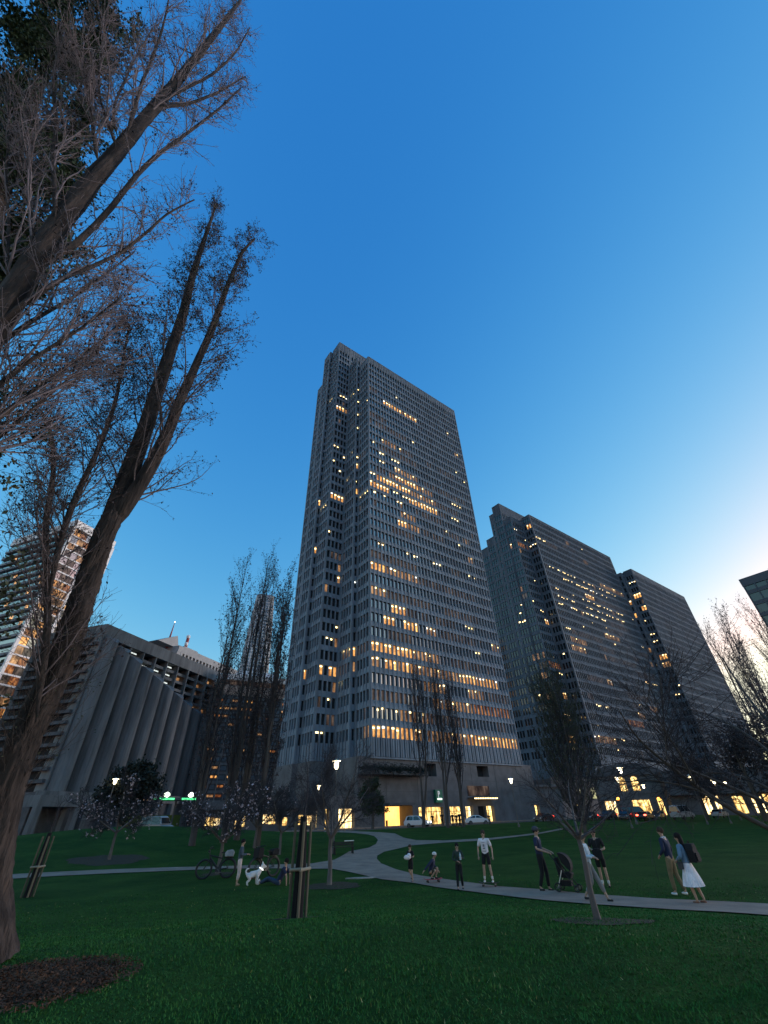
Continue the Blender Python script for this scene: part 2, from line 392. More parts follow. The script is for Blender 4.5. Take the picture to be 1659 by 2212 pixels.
for i in range(1, 5): PW.box(UL[i] - 0.6, UL[i] + 8, W0[i] - 0.3, W0[i+1], -0.6, PT)
PW.box(-10, -3, 0.3, 2.3, 3.6, 5.2)
for xx in (4.0, 12.5, 21, 29.5, 38, 46.5): PW.box(xx, xx + 0.06, 0.27, 0.3, 3.7, PT - 0.1, 1)   # casting joints
for zz in (5.9, 8.1): PW.box(-2.9, 53, 0.275, 0.3, zz, zz + 0.05, 1)
PW.build('wall', [PODC, DARKC], pod)
glow = {'w': lit_mat('white lit shopfront', (1.0, 0.6, 0.2), (1.0, 0.80, 0.44), 1.0, 4.5, 0.9, (1, 1, 0.5)),
        'y': lit_mat('yellow lit shopfront', (0.6, 0.3, 0.06), (1.0, 0.70, 0.26), 0.6, 4.5, 1.1, (1, 1, 0.4)),
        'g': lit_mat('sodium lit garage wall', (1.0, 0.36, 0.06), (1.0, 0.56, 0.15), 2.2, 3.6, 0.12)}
for a, b, z0_, z1_, k in ops:
    if k == 'k':
        MB().box(a, b, 0.9, 1.0, -0.05, 3.2).build('door', DARK, pod); continue
    z1_ = 3.2 if k != 'g' else 3.5
    if k == 'g':
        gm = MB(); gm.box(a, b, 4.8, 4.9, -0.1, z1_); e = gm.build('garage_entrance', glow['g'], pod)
        MB().box(a + 1.2, a + 1.5, 2.6, 3.0, -0.1, 1.3).build('ticket_post', DARKC, e); MB().box(a + 2.4, a + 2.7, 3.0, 3.3, -0.1, 1.2).build('ticket_post', DARKC, e)
        MB().box(a + 0.3, b - 0.3, -1.0, 0.28, z1_ + 0.1, z1_ + 0.5).build('garage_canopy', DARKC, pod)
    else:
        e = MB().box(a, b, 1.2, 1.25, -0.05, z1_).build('shop_window', glow[k], pod)
        fm = MB(); n = max(2, int((b - a) / 1.4))
        for i in range(n + 1):
            xx = a + 0.05 + (b - a - 0.1) * i / n; fm.box(xx - 0.05, xx + 0.05, 1.05, 1.15, -0.05, z1_)
        fm.box(a, b, 1.06, 1.14, 2.35, 2.45); fm.build('frame', DARKC, e)
for a, b, za, zb in hole:
    MB().box(a, b, 2.2, 2.3, za, zb).build('window', GLASS, pod)
a, za = fx(1010, 1722); b, zb = fx(1060, 1722)
e = MB().box(a, b, -1.8, 0.28, za - 0.25, za - 0.05).build('entrance_canopy', DARKC, pod)
for i in range(14): MB().ball((a + 0.2 + (b - a - 0.4) * i / 13, -1.78, za - 0.3), 0.13, 8, 6).build('light_bulb', CEIL, e)
MB().box(a + 0.2, b - 0.3, 0.2, 0.29, za + 0.3, za + 2.2).build('lit_panel', LITD, pod)
a, za = fx(775, 1664); b, zb = fx(913, 1664)
MB().box(a, b, -1.6, 0.3, za - 0.7, za).build('planter_ledge', PODC, pod)
ledge = (a, b, za)
# hanging green P sign
a, za = fx(936, 1706); b, zb = fx(953, 1734)
sg = empty('parking_sign', tuple(Vector((FX, FY, 0.6)) + Vector((UX * a, UY * a, 0)) + Vector((WX, WY, 0)) * -0.1), RZ, 'green parking sign with a white letter P on the podium wall', 'sign')
GREEN = mat('green sign enamel', (0.01, 0.16, 0.09), 0.4, 0.1, 3.0); WHITE = mat('white sign paint', (0.8, 0.8, 0.8), 0.5, 0.05, 3.0)
sw = b - a; shh = za - zb
MB().box(0, sw, -0.25, 0.38, zb, za).build('sign_board', GREEN, sg)
lm = MB(); cx0, cz0 = sw * 0.32, zb + shh * 0.40; hh = shh * 0.5
lm.box(cx0, cx0 + 0.22, -0.29, -0.25, cz0, cz0 + hh)
pr = []
for i in range(13):
    t = -math.pi/2 + math.pi * i / 12
    pr.append((cx0 + 0.22 + math.cos(t) * hh * 0.30, cz0 + hh * 0.72 + math.sin(t) * hh * 0.28))
for i in range(12):
    (xa, z_a), (xb, z_b) = pr[i], pr[i+1]
    k = 0.52
    ci = (cx0 + 0.22, cz0 + hh * 0.72)
    ia = (ci[0] + (xa - ci[0]) * k, ci[1] + (z_a - ci[1]) * k); ib = (ci[0] + (xb - ci[0]) * k, ci[1] + (z_b - ci[1]) * k)
    lm.prism([(xa, z_a), (xb, z_b), ib, ia], 1, -0.29, -0.25)
lm.build('letter_p', lamp_mat('lit letter', (0.75, 0.8, 0.78), 0.35), sg)
MB().box(sw * 0.25, sw * 0.8, -0.4, -0.25, zb + shh * 0.22, zb + shh * 0.33).build('sign_lamp', CEILW, sg)
# ---------------------------------------------------------------- second office tower, right
AX, AY = 71.955, 167.172
t2 = empty('office_tower', (AX, AY, 0), RZ, 'long grey office slab with stepped left end, right of the tallest tower', 'office tower')
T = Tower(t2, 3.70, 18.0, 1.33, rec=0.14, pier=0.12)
T.light('A', [(3,47,20,'s'),(3,46,17,'s'),(3,46,16,'s'),(21,29,19,'m'),(22,27,18,'b'),(37,54,21,'m'),(0,12,24,'d'),(0,5,24,'s'),(10,15,13,'s'),(26,35,13,'m'),(3,11,11,'m'),(2,9,10,'m'),(20,28,11,'d'),(17,19,7,'m'),(0,10,1,'m'),(12,15,1,'s'),(40,52,9,'d'),(44,52,8,'s'),(30,40,14,'d'),(35,44,15,'d'),(48,53,12,'d'),(30,33,4,'m'),(22,30,3,'o'),(40,44,5,'m')])
T.light('o1', [(0,5,23,'o'),(3,4,18,'s'),(4,5,13,'b'),(0,5,8,'o'),(3,4,5,'b'),(1,3,3,'b'),(0,2,1,'b')]); T.light('sA', [(0,1,26,'b'),(0,2,23,'s'),(0,1,19,'s'),(1,2,9,'s')])
T.light('sB', [(0,2,21,'b'),(0,1,19,'b'),(0,2,12,'b'),(1,2,15,'s'),(0,2,11,'m')]); T.light('sC', [(0,2,18,'b'),(0,1,20,'b'),(0,1,13,'m')])
T.light('A', [(10,40,19,'s'),(2,30,15,'s'),(5,22,12,'d'),(24,40,10,'d'),(30,50,18,'d'),(6,14,7,'d'),(28,40,6,'d'),(2,12,4,'s')])
rnd_lit(T, 'A', 27, 56, 50, 'ddms'); rnd_lit(T, 'so', 25, 3, 8); rnd_lit(T, 'o1', 26, 6, 12); rnd_lit(T, 'B', 25, 50, 10, 'ddd'); rnd_lit(T, 'sB', 25, 3, 8); rnd_lit(T, 'cr', 26, 8, 12)
T.face('A', (0, 0), (1, 0), (0, -1), 75.7, 28, 121.6, zl=14.4)
T.face('sA', (0, 0), (0, 1), (-1, 0), 4.55, 28, 121.6, zl=14.4)
T.face('o1', (-8.89, 4.75), (1, 0), (0, -1), 8.8, 27, 119.7, zl=14.4)
T.face('so', (-8.89, 4.75), (0, 1), (-1, 0), 4.4, 27, 119.7, zl=14.4)
T.face('c1', (-9.21, 9.29), (1, 0), (0, -1), 70, 29, 130.4, k0=26, louvre=False)
T.face('cr', (-9.21, 9.29), (0, 1), (-1, 0), 4.6, 29, 130.4, zl=14.4)
T.face('l2', (-9.25, 14.03), (0, 1), (-1, 0), 2.5, 28, 126.6, zl=14.4); T.face('l3', (-9.25, 16.58), (0, 1), (-1, 0), 4.7, 25, 114.1, zl=14.4); T.face('l4', (-9.25, 21.37), (0, 1), (-1, 0), 6.0, 24, 110.4, zl=14.4)
T.face('sC', (76.91, -1.85), (0, 1), (-1, 0), 2.3, 25, 111.0, zl=14.4)
T.face('sC2', (76.91, -1.85), (1, 0), (0, -1), 3.9, 25, 111.0, zl=14.4)
T.face('sB', (80.7, -6.42), (0, 1), (-1, 0), 4.6, 25, 112.6, zl=14.4)
T.face('B', (80.7, -6.42), (1, 0), (0, -1), 68.24, 25, 112.6, zl=14.4)
T.con.box(0.5, 75.2, 0.6, 9, 14, 120.9); T.con.box(-8.4, 75, 5.4, 9, 14, 118.9); T.con.box(-8.7, 75, 9.9, 14, 14, 129.6); T.con.box(-8.7, 75, 14, 16.6, 14, 125.8)
T.con.box(-8.7, 75, 16.6, 21.3, 14, 113.4); T.con.box(-8.7, 75, 21.3, 27.3, 14, 109.7); T.con.box(75.2, 84, 12, 20, 14, 118)
T.con.box(77.4, 81, -1.3, 8, 14, 110.3); T.con.box(81.2, 148.4, -5.9, 9, 14, 111.9)
for a in ((0, 75.7, 0, 9.3, 121.6), (-8.9, 0, 4.75, 9.3, 119.7), (-9.2, 75.7, 9.3, 14, 130.4), (76.9, 80.7, -1.85, 8, 111), (80.7, 148.9, -6.4, 9, 112.6)): T.slab(*a)
T.con.box(-10, 150, -3, 28, -1, 14.0)
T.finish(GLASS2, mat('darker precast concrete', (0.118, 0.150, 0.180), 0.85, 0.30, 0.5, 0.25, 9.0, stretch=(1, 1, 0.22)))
# low podium with two arched windows in front of it
def polar(az, d): return (d * math.sin(R(az)), d * math.cos(R(az)))
def axis_rz(az): return R(90 - az)          # local x runs along this azimuth, local y to its left
# ---------------------------------------------------------------- ribbed hotel, left
hx, hy = polar(-35.448, 165)
ho = empty('hotel', (hx, hy, 0.5), axis_rz(16), 'dark concrete hotel with rounded full-height ribs stepping down under a flat roof, at left', 'hotel')
HM, HG, HR = MB(), MB(), MB()
Lh, Hh = 78.0, 57.4
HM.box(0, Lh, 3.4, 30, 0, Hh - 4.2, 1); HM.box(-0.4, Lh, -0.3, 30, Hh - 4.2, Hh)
rng = random.Random(5)
fl = 2.95; nfl = 18; zt0 = Hh - 4.2
lamps = MB(); litw = MB()
for k in range(nfl):
    z = zt0 - (k + 1) * fl
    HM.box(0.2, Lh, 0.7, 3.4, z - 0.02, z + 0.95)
    for i in range(13):
        x0 = 3.2 + i * 6.2 - 2.6
        top = 50.7 - 0.28 * (3 + 6.2 * i - 15.4)
        if z + 2 < top and i < 11: continue
        r_ = rng.random()
        kind = 1 if r_ < 0.08 else 2 if r_ < 0.26 else 3 if r_ < 0.42 else 0
        if k < 4 and i in (2, 3, 4, 5) and rng.random() < 0.8: kind = 5
        if kind == 5:
            for q in range(2): MB().box(x0 + 1.0 + q * 1.7, x0 + 2.5 + q * 1.7, 2.0, 2.05, z + 1.9, z + 2.35).build('ceiling_light', lamp_mat('cool ceiling strip', (0.85, 0.95, 0.9), 0.9) if 'cool ceiling strip' not in MATS else MATS['cool ceiling strip'], ho)
        HG.box(x0, x0 + 5.2, 3.3, 3.35, z + 0.95, z + fl, 0 if kind == 5 else kind)
for i in range(14):
    x = 6.2 * i + 0.0
    if x > Lh: break
    HM.box(x - 0.25, x + 0.25, -0.2, 3.4, 10, zt0)
rng2 = random.Random(8)
for i in range(11):
    xc = 3.1 + 6.2 * i; top = 50.7 - 0.28 * (xc - 15.4); n = 12; vs, fs = [], []
    for j in range(n + 1):
        a = math.pi * j / n
        px_, py_ = xc - math.cos(a) * 2.6, 1.0 - math.sin(a) * 4.0
        vs += [(px_, py_, 9.5), (px_, py_, top - 2.4 * math.sin(a) ** 2), ]
    for j in range(n): fs.append((2*j, 2*j+2, 2*j+3, 2*j+1))
    b = len(vs); vs.append((xc, 0.9, top + 0.3))
    for j in range(n): fs.append((2*j+1, 2*j+3, b))
    m = MB(); m.add(vs, fs); m.build('rib', HYC, ho, smooth=False)
for k in range(17):                                  # end wall balconies, facing left
    z = zt0 - (k + 1) * fl
    HM.box(-1.2, 0, 0.6, 28, z, z + 0.9, 1); HG.box(-0.04, 0.0, 1, 28, z + 0.9, z + fl, 5)
HM.box(-6, Lh, -5, 3.4, -1, 9.5, 1)
HM.box(-6, Lh, -5.6, -4.9, 7.6, 9.8)
for i in range(12): HM.box(-5 + i * 7, -3.6 + i * 7, -6.6, -4.9, 0, 7.6)
HM.box(-9, 4, -11, -5.7, 6.2, 8.6); HM.box(-9, -7.6, -11, -9.6, -1, 6.2); HM.box(2, 3.4, -11, -9.6, -1, 6.2)   # entrance block
HM.build('wall', [HYC, DARKC], ho)
tag(HG.build('window', [GLASS2, LITB, LITM, LITD, LITO, DARK], ho), kind='stuff')
# ---------------------------------------------------------------- hotel wing with a flaring top floor
fx_, fy_ = polar(-21.6, 196)
fw = empty('hotel_wing', (fx_, fy_, 0.5), axis_rz(62), 'dark hotel block with a pale flaring restaurant floor on its roof, behind the four poplars', 'hotel')
m, g = MB(), MB()
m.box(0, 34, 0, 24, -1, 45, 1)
for k in range(14):
    z = 2.5 + k * 3.0
    m.box(-0.1, 34.1, -0.5, 0.0, z + 2.1, z + 3.0)
    for i in range(11):
        r_ = rng.random(); kd = 4 if r_ < 0.10 else 1 if r_ < 0.16 else 2 if r_ < 0.36 else 0
        g.box(0.4 + i * 3.05, 2.6 + i * 3.05, -0.12, -0.04, z + 0.4 + 0.6 * (kd > 0), z + (1.9 if kd == 0 else 1.7), kd)
for i in range(12): m.box(i * 3.05 - 0.15, i * 3.05 + 0.15, -0.9, 0, 0, 45)
m.build('wall', [HYC, DARKC], fw); tag(g.build('window', WIN, fw), kind='stuff')
fm = MB()
def frus(mb, x0, x1, y0, y1, z0, z1, e, m_=0):
    mb.add([(x0,y0,z0),(x1,y0,z0),(x1,y1,z0),(x0,y1,z0),(x0-e,y0-e,z1),(x1+e,y0-e,z1),(x1+e,y1+e,z1),(x0-e,y1+e,z1)],
      [(3,2,1,0),(4,5,6,7),(0,1,5,4),(1,2,6,5),(2,3,7,6),(3,0,4,7)], m_)
frus(fm, 4, 28, 2, 20, 45, 48.6, 4.0); fm.box(1, 31, -1, 23, 48.6, 50.6, 1); frus(fm, -1, 33, -3, 25, 50.6, 52.8, 0.0); frus(fm, 5, 27, 3, 19, 52.8, 57, -3.0)
fm.build('restaurant_floor', [WHITEC, LITD], fw)
# ---------------------------------------------------------------- pale ribbed block and its mast, beyond the hotel
px_, py_ = polar(-27.2, 262)
pb = empty('office_block', (px_, py_, 0), axis_rz(18), 'pale office block with tall white fins showing over the hotel roof', 'office block')
m = MB(); m.box(0, 60, 1.2, 30, 0, 81, 1); m.box(-0.2, 60, -0.3, 30, 81, 84.5)
for i in range(21): m.box(i * 3 - 0.6, i * 3 + 0.6, -0.3, 1.2, 0, 81)
m.box(-0.3, 4, -0.2, 30, 0, 81)
m.build('wall', [mat('pale concrete', (0.34, 0.33, 0.32), 0.8, 0.15, 0.4), GLASS], pb)
m = MB(); m.box(10, 22, 6, 16, 84.5, 88); m.prism([(-12, 84.4), (4, 84.4), (1, 91)], 1, 4, 14); m.build('roof', mat('pale concrete', (0.34, 0.33, 0.32)), pb)
m = MB(); m.tube([(13, 8, 88), (13.3, 8, 94)], 0.9, 8, 1); m.ball((13.2, 8, 95), 1.2, 10, 6, 0); m.ball((12.6, 7.6, 90.4), 1.1, 10, 6, 0); m.build('antenna', [WHITEC, mat('red aerial paint', (0.35, 0.05, 0.04), 0.6)], pb)
m = MB(); m.tube([(-1, 8, 84), (-0.2, 8, 99.5)], [0.8, 0.12], 6, 0); m.ball((-0.2, 8, 99.6), 0.35, 8, 6, 1); m.build('mast', [mat('red aerial paint', (0.35, 0.05, 0.04)), lamp_mat('mast light', (1, 0.8, 0.6), 3)], pb)
# ---------------------------------------------------------------- white framed tower, far left
lx, ly = polar(-42.87, 240)
lt = empty('office_tower', (lx, ly, 0), axis_rz(20), 'white framed tower with warm lit floors, behind the large bare tree at left', 'office tower')
m, g, c = MB(), MB(), MB()
H = 134.0; fhh = 4.1
m.box(0.6, 23, 0.6, 49, 0, H - 4, 1); m.box(-0.3, 23.9, -0.3, 49.5, H - 4.5, H, 0)
for i in (0, 1, 2): m.box(i * 11.6 - 0.3, i * 11.6 + 1.0, -0.6, 0.6, 0, H - 4.4, 0)
for k in range(31):
    z = 2 + k * fhh; m.box(0, 23.6, -0.25, 0.6, z - 0.35, z + 0.35, 0)
    for i in range(6):
        x0 = 1.2 + (i % 3) * 3.55 + (i // 3) * 11.6
        warm = rng.random() < (0.9 if k in (21, 22, 14, 6, 9, 7) else 0.4)
        g.box(x0, x0 + 3.3, 0.1, 0.15, z + 0.4, z + fhh - 0.4, rng.choice((1, 2, 4)) if warm else rng.choice((0, 3)))
    m.box(-0.5, 0.6, 0.6, 49.3, z - 0.6, z + 0.6, 2)
    g.box(0.5, 0.55, 0.6, 49.3, z + 0.6, z + fhh - 0.6, 0)
    for i in range(3):
        if rng.random() < 0.25:
            y = rng.uniform(2, 44); g.box(0.44, 0.49, y, y + 2.2, z + 1.2, z + fhh - 1.2, 1)
m.build('wall', [WHITEC, DARKC, mat('grey cladding', (0.22, 0.22, 0.23), 0.7)], lt); tag(g.build('window', WIN, lt), kind='stuff')
# ---------------------------------------------------------------- rounded tapering skyscraper far away
sx, sy = polar(-17.75, 715)
sf = empty('skyscraper', (sx, sy, 0), R(20), 'far rounded tapering skyscraper with a finely gridded pale skin, between the poplar tops', 'skyscraper')
m = MB(); prof = []
def sup(r, n=28):
    o = []
    for i in range(n):
        a = 2*math.pi*i/n; c_, s_ = math.cos(a), math.sin(a)
        o.append((r*math.copysign(abs(c_)**0.55, c_), r*math.copysign(abs(s_)**0.55, s_)))
    return o
zz = [i * 5.4 for i in range(61)]
def rad(z): return 24.5 * (1 - 0.42 * max(0, (z - 90) / 236) ** 1.7)
for i in range(60):
    a, b = sup(rad(zz[i])), sup(rad(zz[i+1]))
    n = len(a)
    vs = [(p[0], p[1], zz[i] + 1.7) for p in a] + [(p[0], p[1], zz[i+1]) for p in b]
    lit = i in (11, 12, 19, 27) or rng.random() < 0.06
    m.add(vs, [(j, (j+1) % n, (j+1) % n + n, j + n) for j in range(n)], 2 if lit and i in (11, 12, 19) else 0)
    a2 = [(p[0] * 1.02, p[1] * 1.02) for p in a]
    vs = [(p[0], p[1], zz[i]) for p in a2] + [(p[0], p[1], zz[i] + 1.7) for p in a2]
    m.add(vs, [(j, (j+1) % n, (j+1) % n + n, j + n) for j in range(n)] + [tuple(range(n, 2*n)), tuple(range(n))[::-1]], 1)
a = sup(rad(324)); m.add([(p[0], p[1], 324) for p in a], [tuple(range(len(a)))], 1)
m.build('glass_shell', [mat('sky glass', (0.30, 0.34, 0.38), 0.15, 0.2, 0.1, ior=1.8), mat('white metal fins', (0.62, 0.60, 0.58), 0.5, 0.1, 0.3), LITM], sf)
fm = MB()
for j in range(28):
    fm.tube([(sup(rad(z))[j][0] * 1.03, sup(rad(z))[j][1] * 1.03, z) for z in (0, 60, 120, 180, 240, 290, 324)], 0.45, 4)
fm.build('fins', mat('white metal fins', (0.62, 0.60, 0.58)), sf)
# ---------------------------------------------------------------- pale glass block glimpsed between the two towers
gx, gy = polar(13.2, 320)
gb = empty('glass_block', (gx, gy, 0), axis_rz(52.4), 'pale banded glass block glimpsed in the gap between the two office towers', 'office block')
m = MB()
for k in range(21): m.box(0, 22, 0, 12, k * 3.9, k * 3.9 + 2.5, 1); m.box(-0.3, 22.3, -0.3, 12.3, k * 3.9 + 2.5, k * 3.9 + 3.9, 0)
m.build('wall', [WHITEC, GLASSB], gb)
# ---------------------------------------------------------------- dark tower at the right edge
rx, ry = polar(42.95, 172)
rt = empty('office_tower', (rx, ry, 0), RZ, 'dark blue tower cut off by the right edge of the photo', 'office tower')
m, g = MB(), MB(); H = 62.6
m.box(0.3, 40, -60, -0.3, 0, H - 0.4, 1); m.box(-0.25, 40, -60, 0.05, H - 2.6, H, 0)
for k in range(16):
    z = 1 + k * 3.75; m.box(-0.15, 0.3, -60, -0.05, z, z + 1.2, 0)
    g.box(0.1, 0.15, -60, -0.3, z + 1.2, z + 3.75, 0)
for i in range(20): m.box(-0.25, 0.3, -0.4 - i * 3 , -0.05 - i * 3, 0, H - 2.6, 0)
m.box(3, 30, -40, -8, H, H + 1.6, 0)
m.build('wall', [mat('blue grey cladding', (0.08, 0.10, 0.12), 0.7), DARKC], rt); tag(g.build('window', [GLASSB], rt), kind='stuff')
for i in range(14):
    pass
# ---------------------------------------------------------------- arched building and shop row at the far right of the lawn
ax_, ay_ = polar(23.9, 150)
ab = empty('arched_building', (ax_, ay_, 0.6), axis_rz(108), 'small building with two glowing arched windows under a dark rounded roof, at right', 'building')
def arch(w_, h_, n=10):
    return [(-w_/2, 0), (w_/2, 0)] + [(w_/2*math.cos(math.pi*i/n), h_ - w_/2 + w_/2*math.sin(math.pi*i/n)) for i in range(n+1)]
m = MB(); m.box(-4.5, 12, 0, 9, -1, 9.2); m.box(-4.7, 12.2, -0.2, 9, 5.0, 5.4); m.build('wall', PODC, ab)
m = MB(); m.prism([(-5.2, 9.2), (12.8, 9.2)] + [(3.8 + 9 * math.cos(math.pi * i / 12), 9.2 + 2.8 * math.sin(math.pi * i / 12)) for i in range(1, 12)], 1, -0.6, 9.4); m.build('roof', DARKC, ab)
for xo in (2.2, 5.4):
    mm = MB(); mm.prism([(p[0] + xo, p[1] + 5.7) for p in arch(1.7, 3.2)], 1, -0.10, -0.02); w_ = mm.build('arched_window', glow['y'], ab)
    fm = MB(); fm.box(xo - 0.05, xo + 0.05, -0.2, -0.1, 5.7, 8.9); fm.box(xo - 0.9, xo + 0.9, -0.2, -0.1, 7.2, 7.3); fm.build('frame', DARKC, w_)
for x0, x1, kk in ((-3.6, -0.8, 'w'), (3.2, 7.5, 'y'), (9.3, 10.6, 'y')):
    mm = MB(); mm.box(x0, x1, -0.10, -0.02, 0.1, 3.6); w_ = mm.build('shop_window', glow[kk], ab)
    fm = MB()
    for i in range(4): xx = x0 + (x1 - x0) * i / 3; fm.box(xx - 0.06, xx + 0.06, -0.2, -0.1, 0, 3.6)
    fm.build('frame', DARKC, w_)
rx0, ry0 = polar(30.5, 148)
sr = empty('shop_row', (rx0, ry0, 0.6), axis_rz(106), 'long low building with a row of bright doorways and windows, right of the arched building', 'building')
m = MB(); m.box(-5, 60, 0, 10, -1, 9.5); m.box(-5, 60, -1.5, 0, 4.2, 4.6); m.build('wall', DARKC, sr)
for x0, x1, z1, kk in ((2, 3.5, 3.8, 'w'), (4.6, 5.6, 3.8, 'w'), (8.6, 10.8, 3.6, 'y'), (12.6, 14.6, 3.4, 'w'), (15.2, 16.6, 3.8, 'y'), (18.2, 19.2, 3.6, 'w'), (22, 24, 3, 'y'), (30, 32, 3, 'y')):
    mm = MB(); mm.box(x0, x1, -0.10, -0.02, 0.2, z1); w_ = mm.build('shop_window', glow[kk], sr)
    fm = MB(); fm.box((x0 + x1)/2 - 0.05, (x0 + x1)/2 + 0.05, -0.2, -0.1, 0, z1); fm.build('frame', DARKC, w_)
q0 = at(430, 1745, 92); q1 = at(722, 1745, 97); vq = q1 - q0
rb = empty('retail_building', (q0.x, q0.y, 0.6), math.atan2(vq.y, vq.x), 'dim low building with small warm shop windows behind the cherry trees, left of the podium', 'building')
Lq = math.hypot(vq.x, vq.y); m = MB(); m.box(0, Lq, 0, 8, -1, 4.6); m.box(-0.2, Lq + 0.2, -0.8, 0, 3.5, 3.8); m.build('wall', DARKC, rb)
rq = random.Random(12)
for fr, wd, kk in ((0.06, 0.8, 'y'), (0.12, 0.5, 'w'), (0.26, 0.7, 'w'), (0.30, 0.4, 'y'), (0.45, 1.2, 'w'), (0.50, 0.7, 'y'), (0.60, 0.5, 'y'), (0.72, 1.0, 'y'), (0.78, 0.6, 'w'), (0.85, 1.3, 'y'), (0.92, 0.9, 'w')):
    z_ = rq.uniform(0.9, 1.6); mm = MB(); mm.box(Lq * fr, Lq * fr + wd * 1.6, -0.08, -0.02, z_, z_ + rq.uniform(0.9, 1.5)); w_ = mm.build('shop_window', glow[kk], rb)
# podium strip under the second tower: already its base; a lower wall with dark openings beside the first podium
lw = empty('retail_building', (FX + UX * 66 + WX * 4, FY + UY * 66 + WY * 4, 0.6), RZ, 'low grey retail building with one lit door under the second tower, behind the dense poplar', 'building')
m = MB(); m.box(0, 62, 0, 22, -1, 9.4); m.box(-0.2, 62.2, -0.25, 0.2, 8.6, 9.9); m.build('wall', PODC, lw)
for i in range(7): MB().box(2 + i * 8.5, 5 + i * 8.5, -0.06, -0.02, 4.6, 7.4).build('window', GLASS, lw)
for x0, x1, kk in ((9, 11.2, 'y'), (24, 25.6, 'w'), (40, 42, 'y')):
    mm = MB(); mm.box(x0, x1, -0.08, -0.02, 0, 3.2); mm.build('door', glow[kk], lw)
# ---------------------------------------------------------------- kiosk canopy with green strip, left
k0 = at(292, 1728, 92); k1 = at(424, 1722, 96)
vv = k1 - k0
kk_ = empty('market_canopy', (k0.x, k0.y, 0.6), math.atan2(vv.y, vv.x), 'long dark canopy edged in green light with three white lamps, in front of the hotel', 'canopy')
Lk = math.hypot(vv.x, vv.y); zk = k0.z - 0.6
m = MB(); m.box(0, Lk, 0, 4, zk, zk + 0.35); m.build('canopy_roof', DARKC, kk_)
gm = MB()
for a, b in ((0.25, 0.62), (0.75, 1.0)): gm.box(Lk * a, Lk * b, -0.12, -0.02, zk + 0.02, zk + 0.3)
gm.build('green_light_strip', lamp_mat('green strip light', (0.05, 1.0, 0.25), 1.6), kk_)
MB().box(0, Lk * 0.24, -0.1, -0.02, zk - 0.1, zk + 0.12).build('orange_light_strip', lamp_mat('amber strip light', (1.0, 0.5, 0.15), 0.9), kk_)
for a in (0.12, 0.5, 0.92):
    mm = MB(); mm.lathe([(0.12, 0), (0.5, 0.25), (0.42, 0.55), (0.08, 0.75)], (Lk * a, 0.4, zk + 0.4), 12); mm.build('lamp', lamp_mat('white canopy lamp', (0.9, 1.0, 0.8), 6.0), kk_)
for i in range(5): MB().box(Lk * i / 4 - 0.1, Lk * i / 4 + 0.1, 1.9, 2.1, -1, zk).build('post', DARKC, kk_)
gm = MB(); gm.box(Lk * 0.05, Lk * 0.95, 3.5, 3.9, -1, zk * 0.6); gm.build('counter', mat('green stall cloth', (0.10, 0.14, 0.03), 0.9), kk_)
# ---------------------------------------------------------------- ground, lawn, path, street
LAWN_W = 64.0
def grid_sheet(name, mt, u0, u1, w0, w1, nu, nw, dz, kind='structure', zf=None, us=None, ws=None):
    us = us if us is not None else np.linspace(u0, u1, nu); ws = ws if ws is not None else np.linspace(w0, w1, nw)
    vs, fs = [], []
    for b in ws:
        for a in us:
            x, y = a * UX + b * WX, a * UY + b * WY
            vs.append((x, y, (zf or ground_z)(x, y) + dz))
    n = len(us)
    for j in range(len(ws) - 1):
        for i in range(n - 1): fs.append((j*n+i, j*n+i+1, (j+1)*n+i+1, (j+1)*n+i))
    m = MB(); m.add(vs, fs); o = m.build(name, mt, smooth=True); return tag(o, kind=kind)
def grassmat():
    m = bpy.data.materials.new('lawn'); m.use_nodes = True; nt = m.node_tree; b = nt.nodes['Principled BSDF']; b.inputs['Roughness'].default_value = 1.0
    b.inputs['Specular IOR Level'].default_value = 0.1
    tc = nd(nt, 'ShaderNodeTexCoord')
    n1 = nd(nt, 'ShaderNodeTexNoise', Scale=0.35, Detail=6.0, Roughness=0.65); n2 = nd(nt, 'ShaderNodeTexNoise', Scale=14.0, Detail=5.0, Roughness=0.75)
    n3 = nd(nt, 'ShaderNodeTexNoise', Scale=60.0, Detail=3.0)
    for n in (n1, n2, n3): nt.links.new(tc.outputs['Object'], n.inputs['Vector'])
    r1 = nd(nt, 'ShaderNodeValToRGB'); r1.color_ramp.elements[0].position = 0.3; r1.color_ramp.elements[1].position = 0.75
    r1.color_ramp.elements[0].color = (0.008, 0.050, 0.008, 1); r1.color_ramp.elements[1].color = (0.048, 0.112, 0.018, 1)
    r2 = nd(nt, 'ShaderNodeValToRGB'); r2.color_ramp.elements[0].position = 0.25; r2.color_ramp.elements[1].position = 0.8
    r2.color_ramp.elements[0].color = (0.35, 0.35, 0.35, 1); r2.color_ramp.elements[1].color = (1.5, 1.5, 1.5, 1)
    mx = nd(nt, 'ShaderNodeMix'); mx.data_type = 'RGBA'; mx.blend_type = 'MULTIPLY'; mx.inputs[0].default_value = 1.0
    nt.links.new(n1.outputs[0], r1.inputs[0]); nt.links.new(n2.outputs[0], r2.inputs[0])
    nt.links.new(r1.outputs[0], mx.inputs[6]); nt.links.new(r2.outputs[0], mx.inputs[7]); nt.links.new(mx.outputs[2], b.inputs['Base Color'])
    bp = nd(nt, 'ShaderNodeBump', Strength=0.9, Distance=0.04); nt.links.new(n3.outputs[0], bp.inputs['Height']); nt.links.new(bp.outputs[0], b.inputs['Normal'])
    return m
GRASS = grassmat()
ASPH = mat('asphalt', (0.05, 0.05, 0.052), 0.8, 0.25, 0.8, 0.4, 40)
PAVE = mat('path paving', (0.265, 0.19, 0.145), 0.85, 0.30, 0.9, 0.5, 30.0)
us = np.concatenate([[-2500, -900, -400, -220], np.linspace(-150, 200, 80), [260, 420, 900, 2500]])
